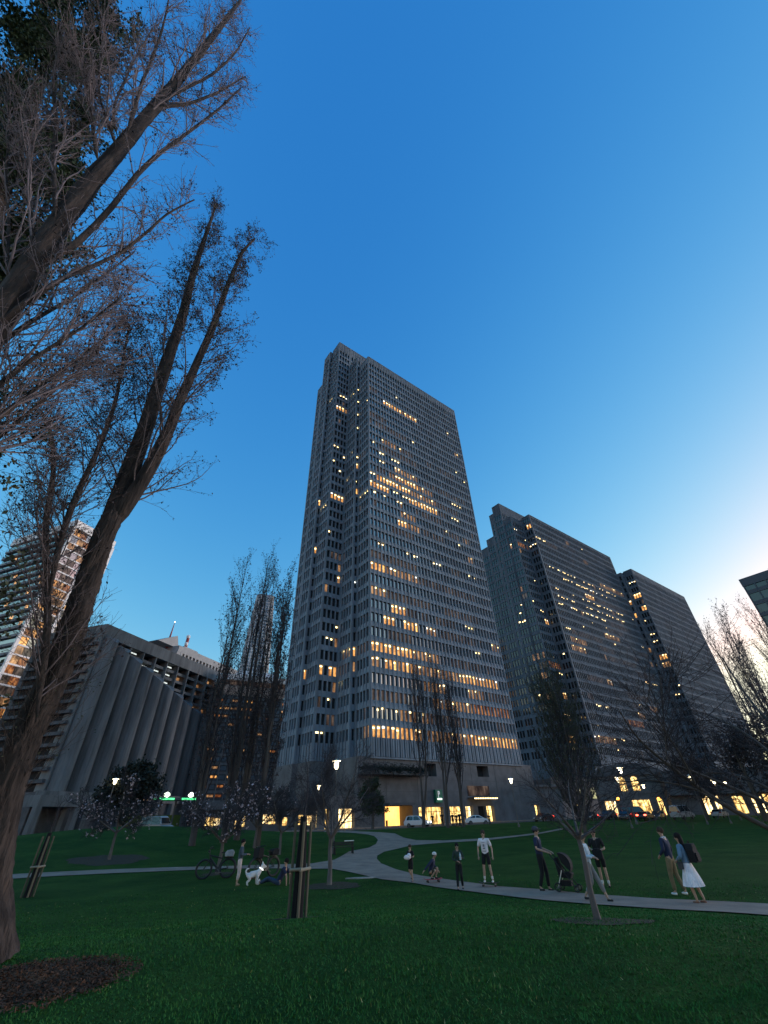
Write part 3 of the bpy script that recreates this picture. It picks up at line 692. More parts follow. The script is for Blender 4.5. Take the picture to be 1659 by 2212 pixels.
ws = np.concatenate([[-2500, -800, -300, -120], np.linspace(-70, 130, 60), [200, 400, 900, 2500]])
grid_sheet('ground', ASPH, 0, 0, 0, 0, 0, 0, -0.12, us=us, ws=ws)
lus = np.concatenate([np.linspace(-110, -40, 30), np.linspace(-38, 45, 120), np.linspace(47, 150, 50)])
lws = np.concatenate([np.linspace(-70, -26, 20), np.linspace(-25, 30, 90), np.linspace(31, LAWN_W, 48)])
grid_sheet('lawn', GRASS, 0, 0, 0, 0, 0, 0, 0.0, us=lus, ws=lws)
m = MB(); m.obox((UX*-110 + WX*LAWN_W, UY*-110 + WY*LAWN_W, 0.55), (UX*260, UY*260, 0), (WX*0.25, WY*0.25, 0), (0, 0, 0.36)); tag(m.build('kerb', PODC), kind='structure')
m = MB(); m.obox((UX*-110 + WX*77.2, UY*-110 + WY*77.2, 0.55), (UX*320, UY*320, 0), (WX*6.0, WY*6.0, 0), (0, 0, 0.33)); tag(m.build('pavement', PAVE), kind='structure')
m = MB()
for i in range(40): m.obox((UX*(-100+6*i) + WX*70.6, UY*(-100+6*i) + WY*70.6, 0.3), (UX*2.8, UY*2.8, 0), (WX*0.14, WY*0.14, 0), (0, 0, 0.44))
tag(m.build('road_marking', mat('road paint', (0.6, 0.6, 0.55), 0.7)), kind='structure')
PATH = [(1720,1984),(1563.6,1972.8),(1450,1967),(1283,1955.6),(1179.7,1946.8),(1125,1941),(1016.5,1927.5),(943,1918),(894,1909),(823,1900.5),(754,1884.7),(714.7,1877.5),(662,1878),(590,1877),(503,1877.5),(423,1879.8),(250,1887),(74,1896),(20,1900),
 (20,1890),(74,1886.8),(238,1879),(384,1874),(587.7,1868.8),(675,1866),(722.7,1858),(754,1840),(796.8,1831.8),(812,1824),(816.5,1815),(809,1807),(795.5,1803.2),(760,1799.5),(700,1797.5),(702,1795),(781,1796.5),(830,1799),(853,1801),(872,1810),(899.7,1815.5),(957,1816),(1050,1811.5),(1110,1805.5),(1166,1799),(1215,1789),(1218,1792),(1156.6,1803.6),(1043,1816.5),(957.6,1821),(888,1827),(830,1840.6),(815,1849),(814,1856),(823,1866),(855,1879),(909,1893),(986,1904),(1081,1916.7),(1179.7,1923.5),(1273,1933),(1416,1943),(1563.6,1949.5),(1720,1958)]
def sheet_poly(name, pts2, mt, dz, cuts=3, kind='structure', loop=True):
    """flat outline on the ground, triangulated, cut finer and laid on the terrain"""
    bm = bmesh.new(); vs = [bm.verts.new((p[0], p[1], 0)) for p in pts2]
    bm.faces.new(vs); bmesh.ops.triangulate(bm, faces=bm.faces[:])
    for _ in range(cuts):
        es = [e for e in bm.edges if e.calc_length() > 1.2]
        if not es: break
        bmesh.ops.subdivide_edges(bm, edges=es, cuts=1); bmesh.ops.triangulate(bm, faces=bm.faces[:])
    bm.normal_update()
    for v in bm.verts: v.co.z = ground_z(v.co.x, v.co.y) + dz
    for f in bm.faces:
        f.smooth = True
        if f.normal.z < 0: f.normal_flip()
    me = bpy.data.meshes.new(name); bm.to_mesh(me); bm.free(); me.materials.append(mt)
    return tag(link_mesh(name, me), kind=kind)
sheet_poly('path', [ground_hit(*p) for p in PATH], PAVE, 0.03, 5)
MULCH = mat('bark mulch', (0.030, 0.011, 0.005), 0.95, 0.5, 14.0, 1.0, 40.0, col2=(0.16, 0.075, 0.035))
SOIL = mat('bare soil', (0.012, 0.014, 0.007), 0.95, 0.5, 9.0, 0.9, 40.0, col2=(0.050, 0.040, 0.026))
def mulch_ring(px, py, rx, ry, n=64, seed=1):
    c = ground_hit(px, py); r_ = random.Random(seed); ph = [r_.uniform(0, 6) for _ in range(3)]; k = [1 + 0.09*math.sin(3*6.283*i/n+ph[0]) + 0.06*math.sin(7*6.283*i/n+ph[1]) + r_.uniform(-0.05, 0.05) for i in range(n)]
    sheet_poly('mulch_bed', [(c.x + rx * k[i] * math.cos(2*math.pi*i/n), c.y + ry * k[i] * math.sin(2*math.pi*i/n)) for i in range(n)], MULCH if seed == 3 else SOIL, 0.012, 3, 'structure')
    return c
mulch_ring(50, 2125, 1.05, 1.0, seed=3); mulch_ring(1300, 1990, 0.95, 0.7, seed=4); mulch_ring(715, 1914, 1.3, 1.2, seed=5); mulch_ring(235, 1858, 2.6, 2.4, seed=6); mulch_ring(640, 1984, 0.6, 0.45, seed=7); mulch_ring(470, 1888, 0.9, 0.9, seed=8)
# grass blades in the near part of the lawn
def blades():
    rg = np.random.default_rng(4); N = 260000
    rr = 4.2 + 24 * rg.random(N) ** 0.9; az = np.radians(-47 + 94 * rg.random(N))
    x = rr * np.sin(az); y = rr * np.cos(az)
    keep = rg.random(N) < np.clip((27 - rr) / 13, 0, 1)
    mc = ground_hit(50, 2125)
    keep &= ~((((x - mc.x) / 0.95) ** 2 + ((y - mc.y) / 0.9) ** 2) < rg.uniform(0.6, 1.1, N))
    poly = np.array([[p.x, p.y] for p in [ground_hit(*q) for q in PATH]])
    x0_, y0_ = x, y; x = x + rg.normal(0, 0.05, N); y = y + rg.normal(0, 0.05, N)
    ins = np.zeros(N, bool); j = len(poly) - 1
    for i in range(len(poly)):
        xi, yi, xj, yj = *poly[i], *poly[j]
        c = ((yi > y) != (yj > y)) & (x < (xj - xi) * (y - yi) / (yj - yi + 1e-12) + xi); ins ^= c; j = i
    keep &= ~ins; x, y = x0_, y0_
    x, y = x[keep], y[keep]; n = len(x)
    d = np.hypot(x, y); t = np.clip((d - 9) / 11, 0, 1); z = 0.75 * (1 - t * t * (3 - 2 * t))
    clump = 0.6 + 0.8 * (np.sin(x * 2.1 + 1.3 * np.sin(y * 1.7)) * np.sin(y * 2.6 + x) * 0.5 + 0.5)
    h = rg.uniform(0.010, 0.036, n) * clump; a = rg.uniform(0, 2 * np.pi, n); w_ = rg.uniform(0.003, 0.007, n) * (0.6 + d / 10); ln = rg.uniform(0, 0.04, n)
    v = np.zeros((n, 3, 3)); v[:, 0] = np.stack([x - w_ * np.cos(a), y - w_ * np.sin(a), z], 1); v[:, 1] = np.stack([x + w_ * np.cos(a), y + w_ * np.sin(a), z], 1)
    v[:, 2] = np.stack([x + ln * np.sin(a), y - ln * np.cos(a), z + h], 1)
    me = bpy.data.meshes.new('grass'); me.vertices.add(3 * n); me.vertices.foreach_set('co', v.ravel()); me.loops.add(3 * n); me.loops.foreach_set('vertex_index', np.arange(3 * n))
    me.polygons.add(n); me.polygons.foreach_set('loop_start', np.arange(0, 3 * n, 3)); me.polygons.foreach_set('material_index', (rg.random(n) < 0.004 + 0.02 * (np.sin(x*0.9+1)*np.sin(y*1.1+x*0.3) > 0.45)).astype(np.int32))
    me.materials.append(mat('grass blade', (0.016, 0.085, 0.010), 0.9, 0.4, 1.5, col2=(0.040, 0.15, 0.018))); me.materials.append(mat('dry grass fleck', (0.30, 0.28, 0.10), 0.9))
    me.update(); me.validate(); tag(link_mesh('grass', me), 'short dark green grass with a few pale flecks in the near lawn', 'grass', kind='stuff')
blades()
def chips():
    rg = np.random.default_rng(14); c = ground_hit(50, 2125); n = 10000
    a = rg.uniform(0, 2*np.pi, n); q = np.sqrt(rg.random(n)) * rg.uniform(0.85, 1.3, n); x = c.x + 1.12*q*np.cos(a); y = c.y + 1.08*q*np.sin(a)
    d = np.hypot(x, y); t = np.clip((d - 9) / 11, 0, 1); z = 0.75 * (1 - t*t*(3-2*t)) + 0.02 + rg.random(n)*0.02
    u = rg.normal(size=(n, 3)) * [1, 1, 0.35]; u /= np.linalg.norm(u, axis=1)[:, None]; v = np.cross(u, rg.normal(size=(n, 3)) * [0.3, 0.3, 1]); v /= np.linalg.norm(v, axis=1)[:, None]
    p = np.stack([x, y, z], 1); l = rg.uniform(0.008, 0.032, n)[:, None]; w_ = rg.uniform(0.004, 0.010, n)[:, None]
    V = np.stack([p - u*l - v*w_, p + u*l - v*w_, p + u*l + v*w_, p - u*l + v*w_], 1).reshape(-1, 3)
    me = bpy.data.meshes.new('wood_chips'); me.from_pydata(V.tolist(), [], np.arange(4*n).reshape(-1, 4).tolist()); me.materials.append(mat('wood chip', (0.03, 0.012, 0.006), 0.95, 0.5, 3.0, col2=(0.15, 0.068, 0.035)))
    tag(link_mesh('wood_chips', me), 'reddish brown wood chips round the big forked trunk', 'wood chips', kind='stuff')
chips()
# ---------------------------------------------------------------- trees
BARK = mat('grey poplar bark', (0.008, 0.0055, 0.0045), 0.95, 0.5, 6.0, 1.0, 20.0, col2=(0.082, 0.058, 0.046), stretch=(1, 1, 0.16))
BARKD = mat('dark bark', (0.055, 0.047, 0.043), 0.95, 0.4, 2.0, 0.6, 14.0, col2=(0.10, 0.085, 0.075), stretch=(1, 1, 0.3))
TWIG = mat('purple brown twigs', (0.12, 0.092, 0.09), 0.9, 0.35, 1.0)
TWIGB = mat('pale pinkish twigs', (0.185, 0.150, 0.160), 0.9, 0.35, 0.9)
TWIGD = mat('dark twigs', (0.035, 0.032, 0.038), 0.9, 0.3, 1.0)
BUD = mat('dark leaf buds', (0.045, 0.035, 0.038), 0.9, 0.5, 0.7)
LEAFG = mat('dark green leaves', (0.018, 0.034, 0.018), 0.85, 0.5, 0.6, col2=(0.045, 0.075, 0.03))
LEAFO = mat('olive leaves', (0.035, 0.042, 0.022), 0.85, 0.5, 0.5, col2=(0.07, 0.078, 0.04))
LEAFB = mat('blackish evergreen leaves', (0.010, 0.016, 0.013), 0.9, 0.5, 0.6, col2=(0.022, 0.034, 0.024))
BLOS = mat('pale pink blossom', (0.46, 0.37, 0.39), 0.8, 0.2, 3.0)
CBARK = mat('grey cherry bark', (0.075, 0.065, 0.06), 0.9, 0.4, 2.0, 0.5, 12.0, col2=(0.17, 0.15, 0.14), stretch=(1, 1, 0.5))
def nrm(v): return v / (np.linalg.norm(v, axis=-1, keepdims=True) + 1e-9)
def grow(rg, st, d, L, K, up, wob):
    N = len(st); P = np.zeros((N, K, 3)); P[:, 0] = st; d = nrm(d); step = (L / (K - 1))[:, None]
    for k in range(1, K):
        d = nrm(d + np.array([0, 0, up]) / (K - 1) * 3 * 0.5 + rg.normal(0, wob, (N, 3)) / math.sqrt(K - 1))
        P[:, k] = P[:, k-1] + d * step
    return P
def kids(rg, P, Rr, n, t0, t1, a0, a1, Lf, K, up, wob, rk=0.012, rmin=0.003, rtip=0.3, bias=None):
    """n branches from every path of P, between t0 and t1 along it"""
    N, KP = P.shape[:2]; idx = np.repeat(np.arange(N), n); M = len(idx)
    t = t0 + (t1 - t0) * ((np.tile(np.arange(n), N) + rg.random(M)) / n)
    f = t * (KP - 1); i0 = np.minimum(f.astype(int), KP - 2); fr = (f - i0)[:, None]
    st = P[idx, i0] * (1 - fr) + P[idx, i0 + 1] * fr
    tg = nrm(P[idx, i0 + 1] - P[idx, i0]); pr = Rr[idx, i0] * (1 - fr[:, 0]) + Rr[idx, i0 + 1] * fr[:, 0]
    q = rg.normal(size=(M, 3))
    if bias is not None: q = q + np.array(bias)
    q = nrm(q - tg * (q * tg).sum(1, keepdims=True)); a = np.radians(rg.uniform(a0, a1, M))[:, None]
    d = tg * np.cos(a) + q * np.sin(a)
    L = Lf(t, rg, M, idx); C = grow(rg, st, d, L, K, up, wob)
    r0 = np.minimum(np.maximum(rk * L, rmin), pr * 0.75); ks = np.linspace(0, 1, K)[None, :]
    return C, np.maximum(r0[:, None] * (1 - (1 - rtip) * ks), rmin * 0.6)
def tubes(P, Rr, sides):
    N, K = P.shape[:2]
    T = np.empty_like(P); T[:, 1:-1] = P[:, 2:] - P[:, :-2]; T[:, 0] = P[:, 1] - P[:, 0]; T[:, -1] = P[:, -1] - P[:, -2]; T = nrm(T)
    m = nrm(P[:, -1] - P[:, 0]); ref = np.where(np.abs(m[:, 2:3]) < 0.8, np.array([[0, 0, 1.0]]), np.array([[1.0, 0.13, 0]]))[:, None, :]
    A = nrm(np.cross(T, np.broadcast_to(ref, T.shape))); B = np.cross(T, A)
    an = 2 * np.pi * np.arange(sides) / sides
    V = P[:, :, None, :] + Rr[:, :, None, None] * (A[:, :, None, :] * np.cos(an)[None, None, :, None] + B[:, :, None, :] * np.sin(an)[None, None, :, None])
    b = (np.arange(N) * K * sides)[:, None, None] + (np.arange(K - 1) * sides)[None, :, None]
    j = np.arange(sides)[None, None, :]; j2 = (j + 1) % sides
    F = np.stack([b + j, b + j2, b + sides + j2, b + sides + j], -1).reshape(-1, 4)
    return V.reshape(-1, 3), F
def leaves(rg, C, n, s0, s1, spread=0.0, t0=0.3, asp=0.7):
    """n leaf-sized faces along every path"""
    N, K = C.shape[:2]; idx = np.repeat(np.arange(N), n); M = len(idx)
    f = (t0 + (1 - t0) * rg.random(M)) * (K - 1); i0 = np.minimum(f.astype(int), K - 2); fr = (f - i0)[:, None]
    p = C[idx, i0] * (1 - fr) + C[idx, i0+1] * fr + rg.normal(0, 1, (M, 3)) * spread
    a = nrm(rg.normal(size=(M, 3))); b = nrm(np.cross(a, rg.normal(size=(M, 3)))); s = rg.uniform(s0, s1, M)[:, None]
    V = np.stack([p, p + a * s * 0.5 + b * s * asp * 0.5, p + a * s, p + a * s * 0.5 - b * s * asp * 0.5], 1)
    return V.reshape(-1, 3), np.arange(4 * M).reshape(-1, 4)
def np_mesh(name, parts, mats, parent, smooth=True):
    """parts: list of (V, F quads, material slot)"""
    Vs, Fs, Ms, b = [], [], [], 0
    for V, F, m in parts:
        Vs.append(V); Fs.append(F + b); Ms.append(np.full(len(F), m, np.int32)); b += len(V)
    V = np.concatenate(Vs); F = np.concatenate(Fs); Mi = np.concatenate(Ms); me = bpy.data.meshes.new(name)
    me.vertices.add(len(V)); me.vertices.foreach_set('co', V.ravel()); me.loops.add(F.size); me.loops.foreach_set('vertex_index', F.ravel().astype(np.int32))
    me.polygons.add(len(F)); me.polygons.foreach_set('loop_start', np.arange(0, F.size, 4)); me.polygons.foreach_set('material_index', Mi)
    me.polygons.foreach_set('use_smooth', np.full(len(F), smooth))
    for m in mats: me.materials.append(m)
    me.update(); return link_mesh(name, me, parent)
def resample(pts, rad, K):
    pts = np.array([list(p) for p in pts], float); rad = np.array(rad, float)
    s = np.concatenate([[0], np.cumsum(np.linalg.norm(np.diff(pts, axis=0), axis=1))]); u = np.linspace(0, s[-1], K)
    # smooth with a little Catmull via averaging
    P = np.stack([np.interp(u, s, pts[:, i]) for i in range(3)], 1)
    for _ in range(2): P[1:-1] = 0.25 * P[:-2] + 0.5 * P[1:-1] + 0.25 * P[2:]
    return P[None], np.interp(u, s, rad)[None]
def rough(V, rg, amt, cell=0.5):
    """bark ridges: push trunk vertices in and out"""
    ph = rg.uniform(0, 6, 3)
    k = np.sin(V[:, 0] * 9 + ph[0]) * np.sin(V[:, 1] * 9 + ph[1]) + 0.6 * np.sin(V[:, 2] * 2.1 + V[:, 0] * 17 + ph[2])
    return V + rg.normal(0, amt * 0.35, V.shape) + np.stack([k, np.roll(k, 3), 0 * k], 1) * amt * 0.5
def ridged(P, Rr, sides, rg, amt):
    """tube with fissured bark: long plates pushed in and out along the trunk"""
    V, F = tubes(P, Rr, sides); K = P.shape[1]; q = rg.normal(size=(K, sides))
    for _ in range(3): q = (np.roll(q, 1, 0) + q + np.roll(q, -1, 0)) / 3
    q = q / q.std() ; q = np.sign(q) * np.abs(q) ** 0.7
    c = np.repeat(P[0][:, None, :], sides, 1); d = V.reshape(K, sides, 3) - c
    return (c + d * (1 + amt * q[:, :, None])).reshape(-1, 3), F
def depth_m(px, p):
    """metres for px photo units at world point p"""
    v = CAM.T @ np.array([p[0], p[1], p[2] - CZ]); return px * (-v[2]) / FL
def pix_path(pts, wid, d0, d1, K):
    n = len(pts); W = []
    for i, (x, y) in enumerate(pts): W.append(at(x, y, d0 + (d1 - d0) * i / (n - 1)))
    rr = [depth_m(wid[0] + (wid[1] - wid[0]) * i / (n - 1), W[i]) / 2 for i in range(n)]
    return resample(W, rr, K)
def cat2(*a): return np.concatenate(a)
# ---- the two big bare trees at the left edge
def big_tree_near():
    rg = np.random.default_rng(21)
    root = empty('bare_tree', tuple(ground_hit(5, 2078)), 0, 'big bare tree with thick leaning forked trunk and mulch at its base, left foreground', 'tree', 'large bare trees at the left edge')
    off = -np.array(root.location)
    d = math.hypot(root.location.x, root.location.y)
    tr = pix_path([(-22,2090),(-26,1960),(-10,1830),(14,1710),(50,1600),(98,1500),(140,1404),(175,1300),(214,1186),(258,1085)], (76, 38), d, d + 0.4, 110)
    tr[1][0, :12] *= np.linspace(1.28, 1.0, 12); tr[1][0, -8:] *= np.linspace(1.0, 0.15, 8)
    s1 = pix_path([(222,1165),(258,1085),(288,1000),(325,890),(358,790),(392,690),(415,600),(440,520),(468,440)], (46, 3), d + 0.4, d + 1.4, 60)
    s2 = pix_path([(240,1150),(268,1092),(302,1048),(338,985),(364,931),(390,862),(420,795),(458,712),(490,620),(522,545),(550,515)], (36, 3), d + 0.35, d + 0.1, 60)
    s3 = pix_path([(78,1560),(88,1460),(104,1368),(100,1240),(98,1113),(116,1040),(113,931),(90,890)], (17, 6), d - 0.3, d + 1.0, 24)
    s4 = pix_path([(104,1300),(125,1180),(153,1095),(204,989),(233,917),(251,869),(262,800),(280,700)], (15, 4), d - 0.1, d + 1.8, 24)
    s5 = pix_path([(70,1700),(60,1560),(62,1450),(92,1330),(130,1240),(180,1180)], (15, 6), d - 0.5, d - 0.9, 24)
    V, F = ridged(*tr, 44, rg, 0.06); V = rough(V, rg, 0.02)
    parts = [(V, F, 0)]
    st = [s1, s2, s3, s4]
    for s in st: s[1][0, :3] *= np.array([0.15, 0.55, 0.9])
    for s in st:
        V2, F2 = ridged(*s, 16, rg, 0.06); parts.append((rough(V2, rg, 0.006), F2, 0))
    t = np_mesh('trunk', [(p[0] + off, p[1], p[2]) for p in parts], [BARK], root)
    st = [(np.stack([s[0][0][np.linspace(0, s[0].shape[1] - 1, 24).astype(int)]]), s[1][:, np.linspace(0, s[1].shape[1] - 1, 24).astype(int)]) for s in st]
    SP = np.concatenate([s[0] for s in st]); SR = np.concatenate([s[1] for s in st])
    ln = np.array([1.0, 1.0, 0.6, 0.75])
    b1 = kids(rg, SP, SR, 74, 0.05, 0.985, 18, 52, lambda t, r, M, ix: (3.3 - 2.3 * t) * r.uniform(0.55, 1.2, M) * ln[ix], 9, 0.35, 0.22, 0.010, 0.012)
    b2 = kids(rg, b1[0], b1[1], 8, 0.15, 0.98, 20, 55, lambda t, r, M, ix: (1.1 - 0.6 * t) * r.uniform(0.4, 1.2, M), 6, 0.25, 0.3, 0.006, 0.0075)
    b3 = kids(rg, b2[0], b2[1], 5, 0.2, 1.0, 25, 65, lambda t, r, M, ix: r.uniform(0.12, 0.42, M), 4, 0.1, 0.3, 0.005, 0.0055)
    # epicormic shoots hugging the trunk
    e1 = kids(rg, tr[0][:, 24:64], tr[1][:, 24:64], 150, 0.0, 1.0, 35, 80, lambda t, r, M, ix: r.uniform(0.5, 1.5, M), 7, 0.9, 0.35, 0.006, 0.008)
    e2 = kids(rg, e1[0], e1[1], 5, 0.2, 1.0, 20, 60, lambda t, r, M, ix: r.uniform(0.2, 0.55, M), 4, 0.3, 0.35, 0.005, 0.005)
    cr = [(*tubes(*b1, 5), 0), (*tubes(*b2, 4), 0), (*tubes(*b3, 3), 0), (*tubes(*e1, 4), 1), (*tubes(*e2, 3), 1)]
    k = b3[0][(rg.random(len(b3[0])) < np.clip((b3[0][:, -1, 2] - 6) / 7, 0.15, 1))]; cr.append((*leaves(rg, k, 2, 0.035, 0.085, 0.015, 0.5), 2)); k = k[(k[:, -1, 2] > 15) & (rg.random(len(k)) < 0.25)]; cr.append((*leaves(rg, k, 4, 0.05, 0.10, 0.04, 0.3), 3))
    k = b2[0][rg.random(len(b2[0])) < 0.25]; cr.append((*leaves(rg, k, 4, 0.03, 0.07, 0.05, 0.5), 2))
    k = e2[0][(e2[0][:, 0, 2] < 7) & (rg.random(len(e2[0])) < 0.15)]; cr.append((*leaves(rg, k, 3, 0.03, 0.06, 0.05), 3))
    np_mesh('crown', [(p[0] + off, p[1], p[2]) for p in cr], [TWIG, mat('dark brown shoots', (0.055, 0.040, 0.034), 0.9, 0.35, 1.0), BUD, LEAFO], root)
big_tree_near()
def big_tree_left():
    rg = np.random.default_rng(5)
    d = 7.6
    tr = pix_path([(-150,960),(-90,850),(-45,765),(0,685),(60,582),(130,478),(200,390),(262,318),(325,243),(395,160),(470,65),(520,0)], (66, 5), d, d + 0.5, 90)
    b = tr[0][0, 0]; gz = ground_z(b[0], b[1])
    low = resample([(b[0] - 0.15, b[1], gz - 0.1), (b[0] - 0.05, b[1], gz + 1.5), tuple(b)], [0.5, 0.42, tr[1][0, 0]], 14)
    root = empty('bare_tree', (b[0], b[1], gz), 0, 'big bare tree whose thick limb slants in from the upper left edge', 'tree', 'large bare trees at the left edge')
    off = -np.array(root.location)
    L = [(([(95,560),(87,600),(175,517),(233,469),(273,400),(327,342),(400,291),(473,236),(520,190)]), (16.5, 3.0), d, d - 0.4),
         (([(-40,730),(0,691),(73,640),(145,592),(233,564),(302,517),(364,458),(420,432)]), (14.3, 2.5), d, d - 0.5),
         (([(-60,800),(0,740),(70,690),(150,650),(215,600),(290,545)]), (12.1, 2.5), d, d + 0.8),
         (([(-80,900),(0,830),(60,780),(127,740),(204,690),(262,640)]), (13.2, 2.5), d, d - 0.8),
         (([(-110,960),(0,900),(55,858),(127,804),(204,749),(250,706)]), (13.2, 2.5), d, d - 0.2),
         (([(-130,1020),(-20,960),(50,900),(110,850),(180,790)]), (12.1, 2.5), d, d + 0.9),
         (([(210,345),(203,300),(196,240),(186,180),(176,120)]), (9.4, 3.5), d, d + 0.6),
         (([(250,318),(236,270),(214,215),(213,160),(222,90),(232,20)]), (7.2, 2.5), d, d + 0.9),
         (([(275,285),(290,235),(304,185),(335,110),(352,60),(366,-10)]), (9.9, 2.5), d, d + 0.3),
         (([(255,300),(240,240),(262,190),(290,130),(330,60)]), (5.5, 2.0), d, d + 1.0),
         (([(355,215),(400,190),(455,165),(505,120),(540,60)]), (8.2, 2.0), d + 0.2, d - 0.3),
         (([(345,230),(410,225),(470,200),(530,165)]), (8.2, 2.0), d + 0.2, d - 0.6),
         (([(120,470),(118,400),(112,330),(125,260),(112,190),(130,80)]), (11.0, 4.0), d, d + 1.6),
         (([(20,640),(15,560),(20,470),(12,380),(22,280),(10,180)]), (8.8, 3.0), d, d + 2.0),
         (([(60,565),(75,480),(60,400),(72,310),(60,200)]), (7.7, 3.0), d, d + 1.4)]
    Ls = [pix_path(p, w_, a, c, 20) for p, w_, a, c in L]
    for s in Ls: s[1][0, :2] *= np.array([0.15, 0.8])
    V, F = ridged(*tr, 26, rg, 0.06); parts = [(rough(V, rg, 0.012), F, 0)]
    V, F = tubes(*low, 16); parts.append((rough(V, rg, 0.03), F, 0))
    for s in Ls:
        V2, F2 = tubes(*s, 8); parts.append((rough(V2, rg, 0.008), F2, 0))
    np_mesh('trunk', [(p[0] + off, p[1], p[2]) for p in parts], [BARK], root)
    SP = np.concatenate([s[0] for s in Ls]); SR = np.concatenate([s[1] for s in Ls])
    m1 = kids(rg, tr[0][:, 32:], tr[1][:, 32:], 90, 0.0, 0.98, 16, 42, lambda t, r, M, ix: (2.4 - 1.2 * t) * r.uniform(0.5, 1.2, M), 9, 0.25, 0.2, 0.015, 0.016)
    m2 = kids(rg, SP, SR, 30, 0.06, 0.98, 14, 42, lambda t, r, M, ix: (1.9 - 1.1 * t) * r.uniform(0.5, 1.2, M), 9, 0.2, 0.22, 0.013, 0.014)
    b1 = (np.concatenate([m1[0], m2[0]]), np.concatenate([m1[1], m2[1]]))
    b2 = kids(rg, b1[0], b1[1], 7, 0.12, 0.98, 18, 50, lambda t, r, M, ix: (1.1 - 0.5 * t) * r.uniform(0.4, 1.2, M), 6, 0.2, 0.26, 0.006, 0.009)
    b3 = kids(rg, b2[0], b2[1], 3, 0.2, 1.0, 22, 60, lambda t, r, M, ix: r.uniform(0.10, 0.34, M), 4, 0.1, 0.3, 0.005, 0.005)
    cr = [(*tubes(*b1, 5), 0), (*tubes(*b2, 4), 0), (*tubes(*b3, 3), 0)]
    right = (b3[0][:, -1, 0] > -4.6)                      # leaf clumps sit on the outer shoots
    k = b3[0][(rg.random(len(b3[0])) < np.where(right, 0.9, 0.18))]; cr.append((*leaves(rg, k, 2, 0.03, 0.075, 0.015, 0.6), 1))
    k = b2[0][rg.random(len(b2[0])) < 0.10]; cr.append((*leaves(rg, k, 10, 0.035, 0.08, 0.06, 0.5), 1))
    np_mesh('crown', [(p[0] + off, p[1], p[2]) for p in cr], [TWIGB, BUD], root)
big_tree_left()
def leafy_tall():
    """dense leafy tree filling the top left corner"""
    rg = np.random.default_rng(9)
    d = 13.5; b = at(-190, 1250, d); gz = ground_z(b.x, b.y)
    root = empty('leafy_tree', (b.x, b.y, gz), 0, 'dense dark green leafy tree filling the top left corner, pale thin stem in it', 'tree'); off = -np.array(root.location)
    tr = resample([(b.x, b.y, gz - 0.1), tuple(at(-150, 1000, d)), tuple(at(-80, 700, d)), tuple(at(-10, 450, d)), tuple(at(60, 250, d)), tuple(at(120, 90, d)), tuple(at(170, -30, d))], [0.5, 0.4, 0.32, 0.26, 0.2, 0.14, 0.06], 30)
    s2 = resample([tuple(at(110, 520, d)), tuple(at(150, 380, d)), tuple(at(190, 230, d - 0.4)), tuple(at(207, 120, d - 0.5)), tuple(at(225, 0, d - 0.6))], [0.12, 0.11, 0.1, 0.09, 0.07], 20)
    V, F = tubes(*tr, 10); V2, F2 = tubes(*s2, 8)
    np_mesh('trunk', [(V + off, F, 0), (V2 + off, F2, 0)], [BARK], root)
    b1 = kids(rg, tr[0], tr[1], 60, 0.42, 0.99, 35, 75, lambda t, r, M, ix: (3.4 - 0.9 * t) * r.uniform(0.5, 1.1, M), 8, 0.3, 0.25, 0.012, 0.01)
    b2 = kids(rg, b1[0], b1[1], 8, 0.2, 1.0, 25, 65, lambda t, r, M, ix: r.uniform(0.5, 1.2, M), 6, 0.1, 0.3, 0.008, 0.006)
    b3 = kids(rg, b2[0], b2[1], 4, 0.2, 1.0, 25, 65, lambda t, r, M, ix: r.uniform(0.2, 0.5, M), 4, -0.1, 0.3, 0.006, 0.004)
    cr = [(*tubes(*b1, 5), 0), (*tubes(*b2, 3), 0), (*tubes(*b3, 3), 0)]
    k = b3[0][rg.random(len(b3[0])) < 0.9]; cr.append((*leaves(rg, k, 34, 0.08, 0.17, 0.14, 0.1), 1))
    np_mesh('crown', [(p[0] + off, p[1], p[2]) for p in cr], [TWIGD, LEAFG], root)
    # a lower leafy bough at the left edge belongs to a second tree of the same kind
    rg = np.random.default_rng(10); d = 9.5; b = at(-210, 1500, d); gz = ground_z(b.x, b.y)
    root = empty('leafy_tree', (b.x, b.y, gz), 0, 'green leafy boughs hanging in from the left edge beside the forked trunk', 'tree'); off = -np.array(root.location)
    tr = resample([(b.x, b.y, gz - 0.1), tuple(at(-190, 1350, d)), tuple(at(-140, 1180, d)), tuple(at(-90, 1020, d)), tuple(at(-60, 900, d))], [0.3, 0.26, 0.2, 0.14, 0.06], 20)
    V, F = tubes(*tr, 10); np_mesh('trunk', [(V + off, F, 0)], [BARK], root)
    b1 = kids(rg, tr[0], tr[1], 22, 0.3, 0.99, 40, 85, lambda t, r, M, ix: 1.7 * r.uniform(0.5, 1.1, M), 8, 0.1, 0.25, 0.012, 0.01, bias=(0.9, 0, 0.1))
    b2 = kids(rg, b1[0], b1[1], 7, 0.3, 1.0, 25, 65, lambda t, r, M, ix: r.uniform(0.3, 0.8, M), 6, -0.1, 0.3, 0.008, 0.005)
    b3 = kids(rg, b2[0], b2[1], 4, 0.2, 1.0, 25, 65, lambda t, r, M, ix: r.uniform(0.15, 0.4, M), 4, -0.2, 0.3, 0.006, 0.003)
    cr = [(*tubes(*b1, 5), 0), (*tubes(*b2, 3), 0), (*tubes(*b3, 3), 0)]
    k = b3[0][rg.random(len(b3[0])) < 0.75]; cr.append((*leaves(rg, k, 9, 0.05, 0.11, 0.06, 0.1), 1))
    np_mesh('crown', [(p[0] + off, p[1], p[2]) for p in cr], [TWIGD, LEAFO], root)
leafy_tall()
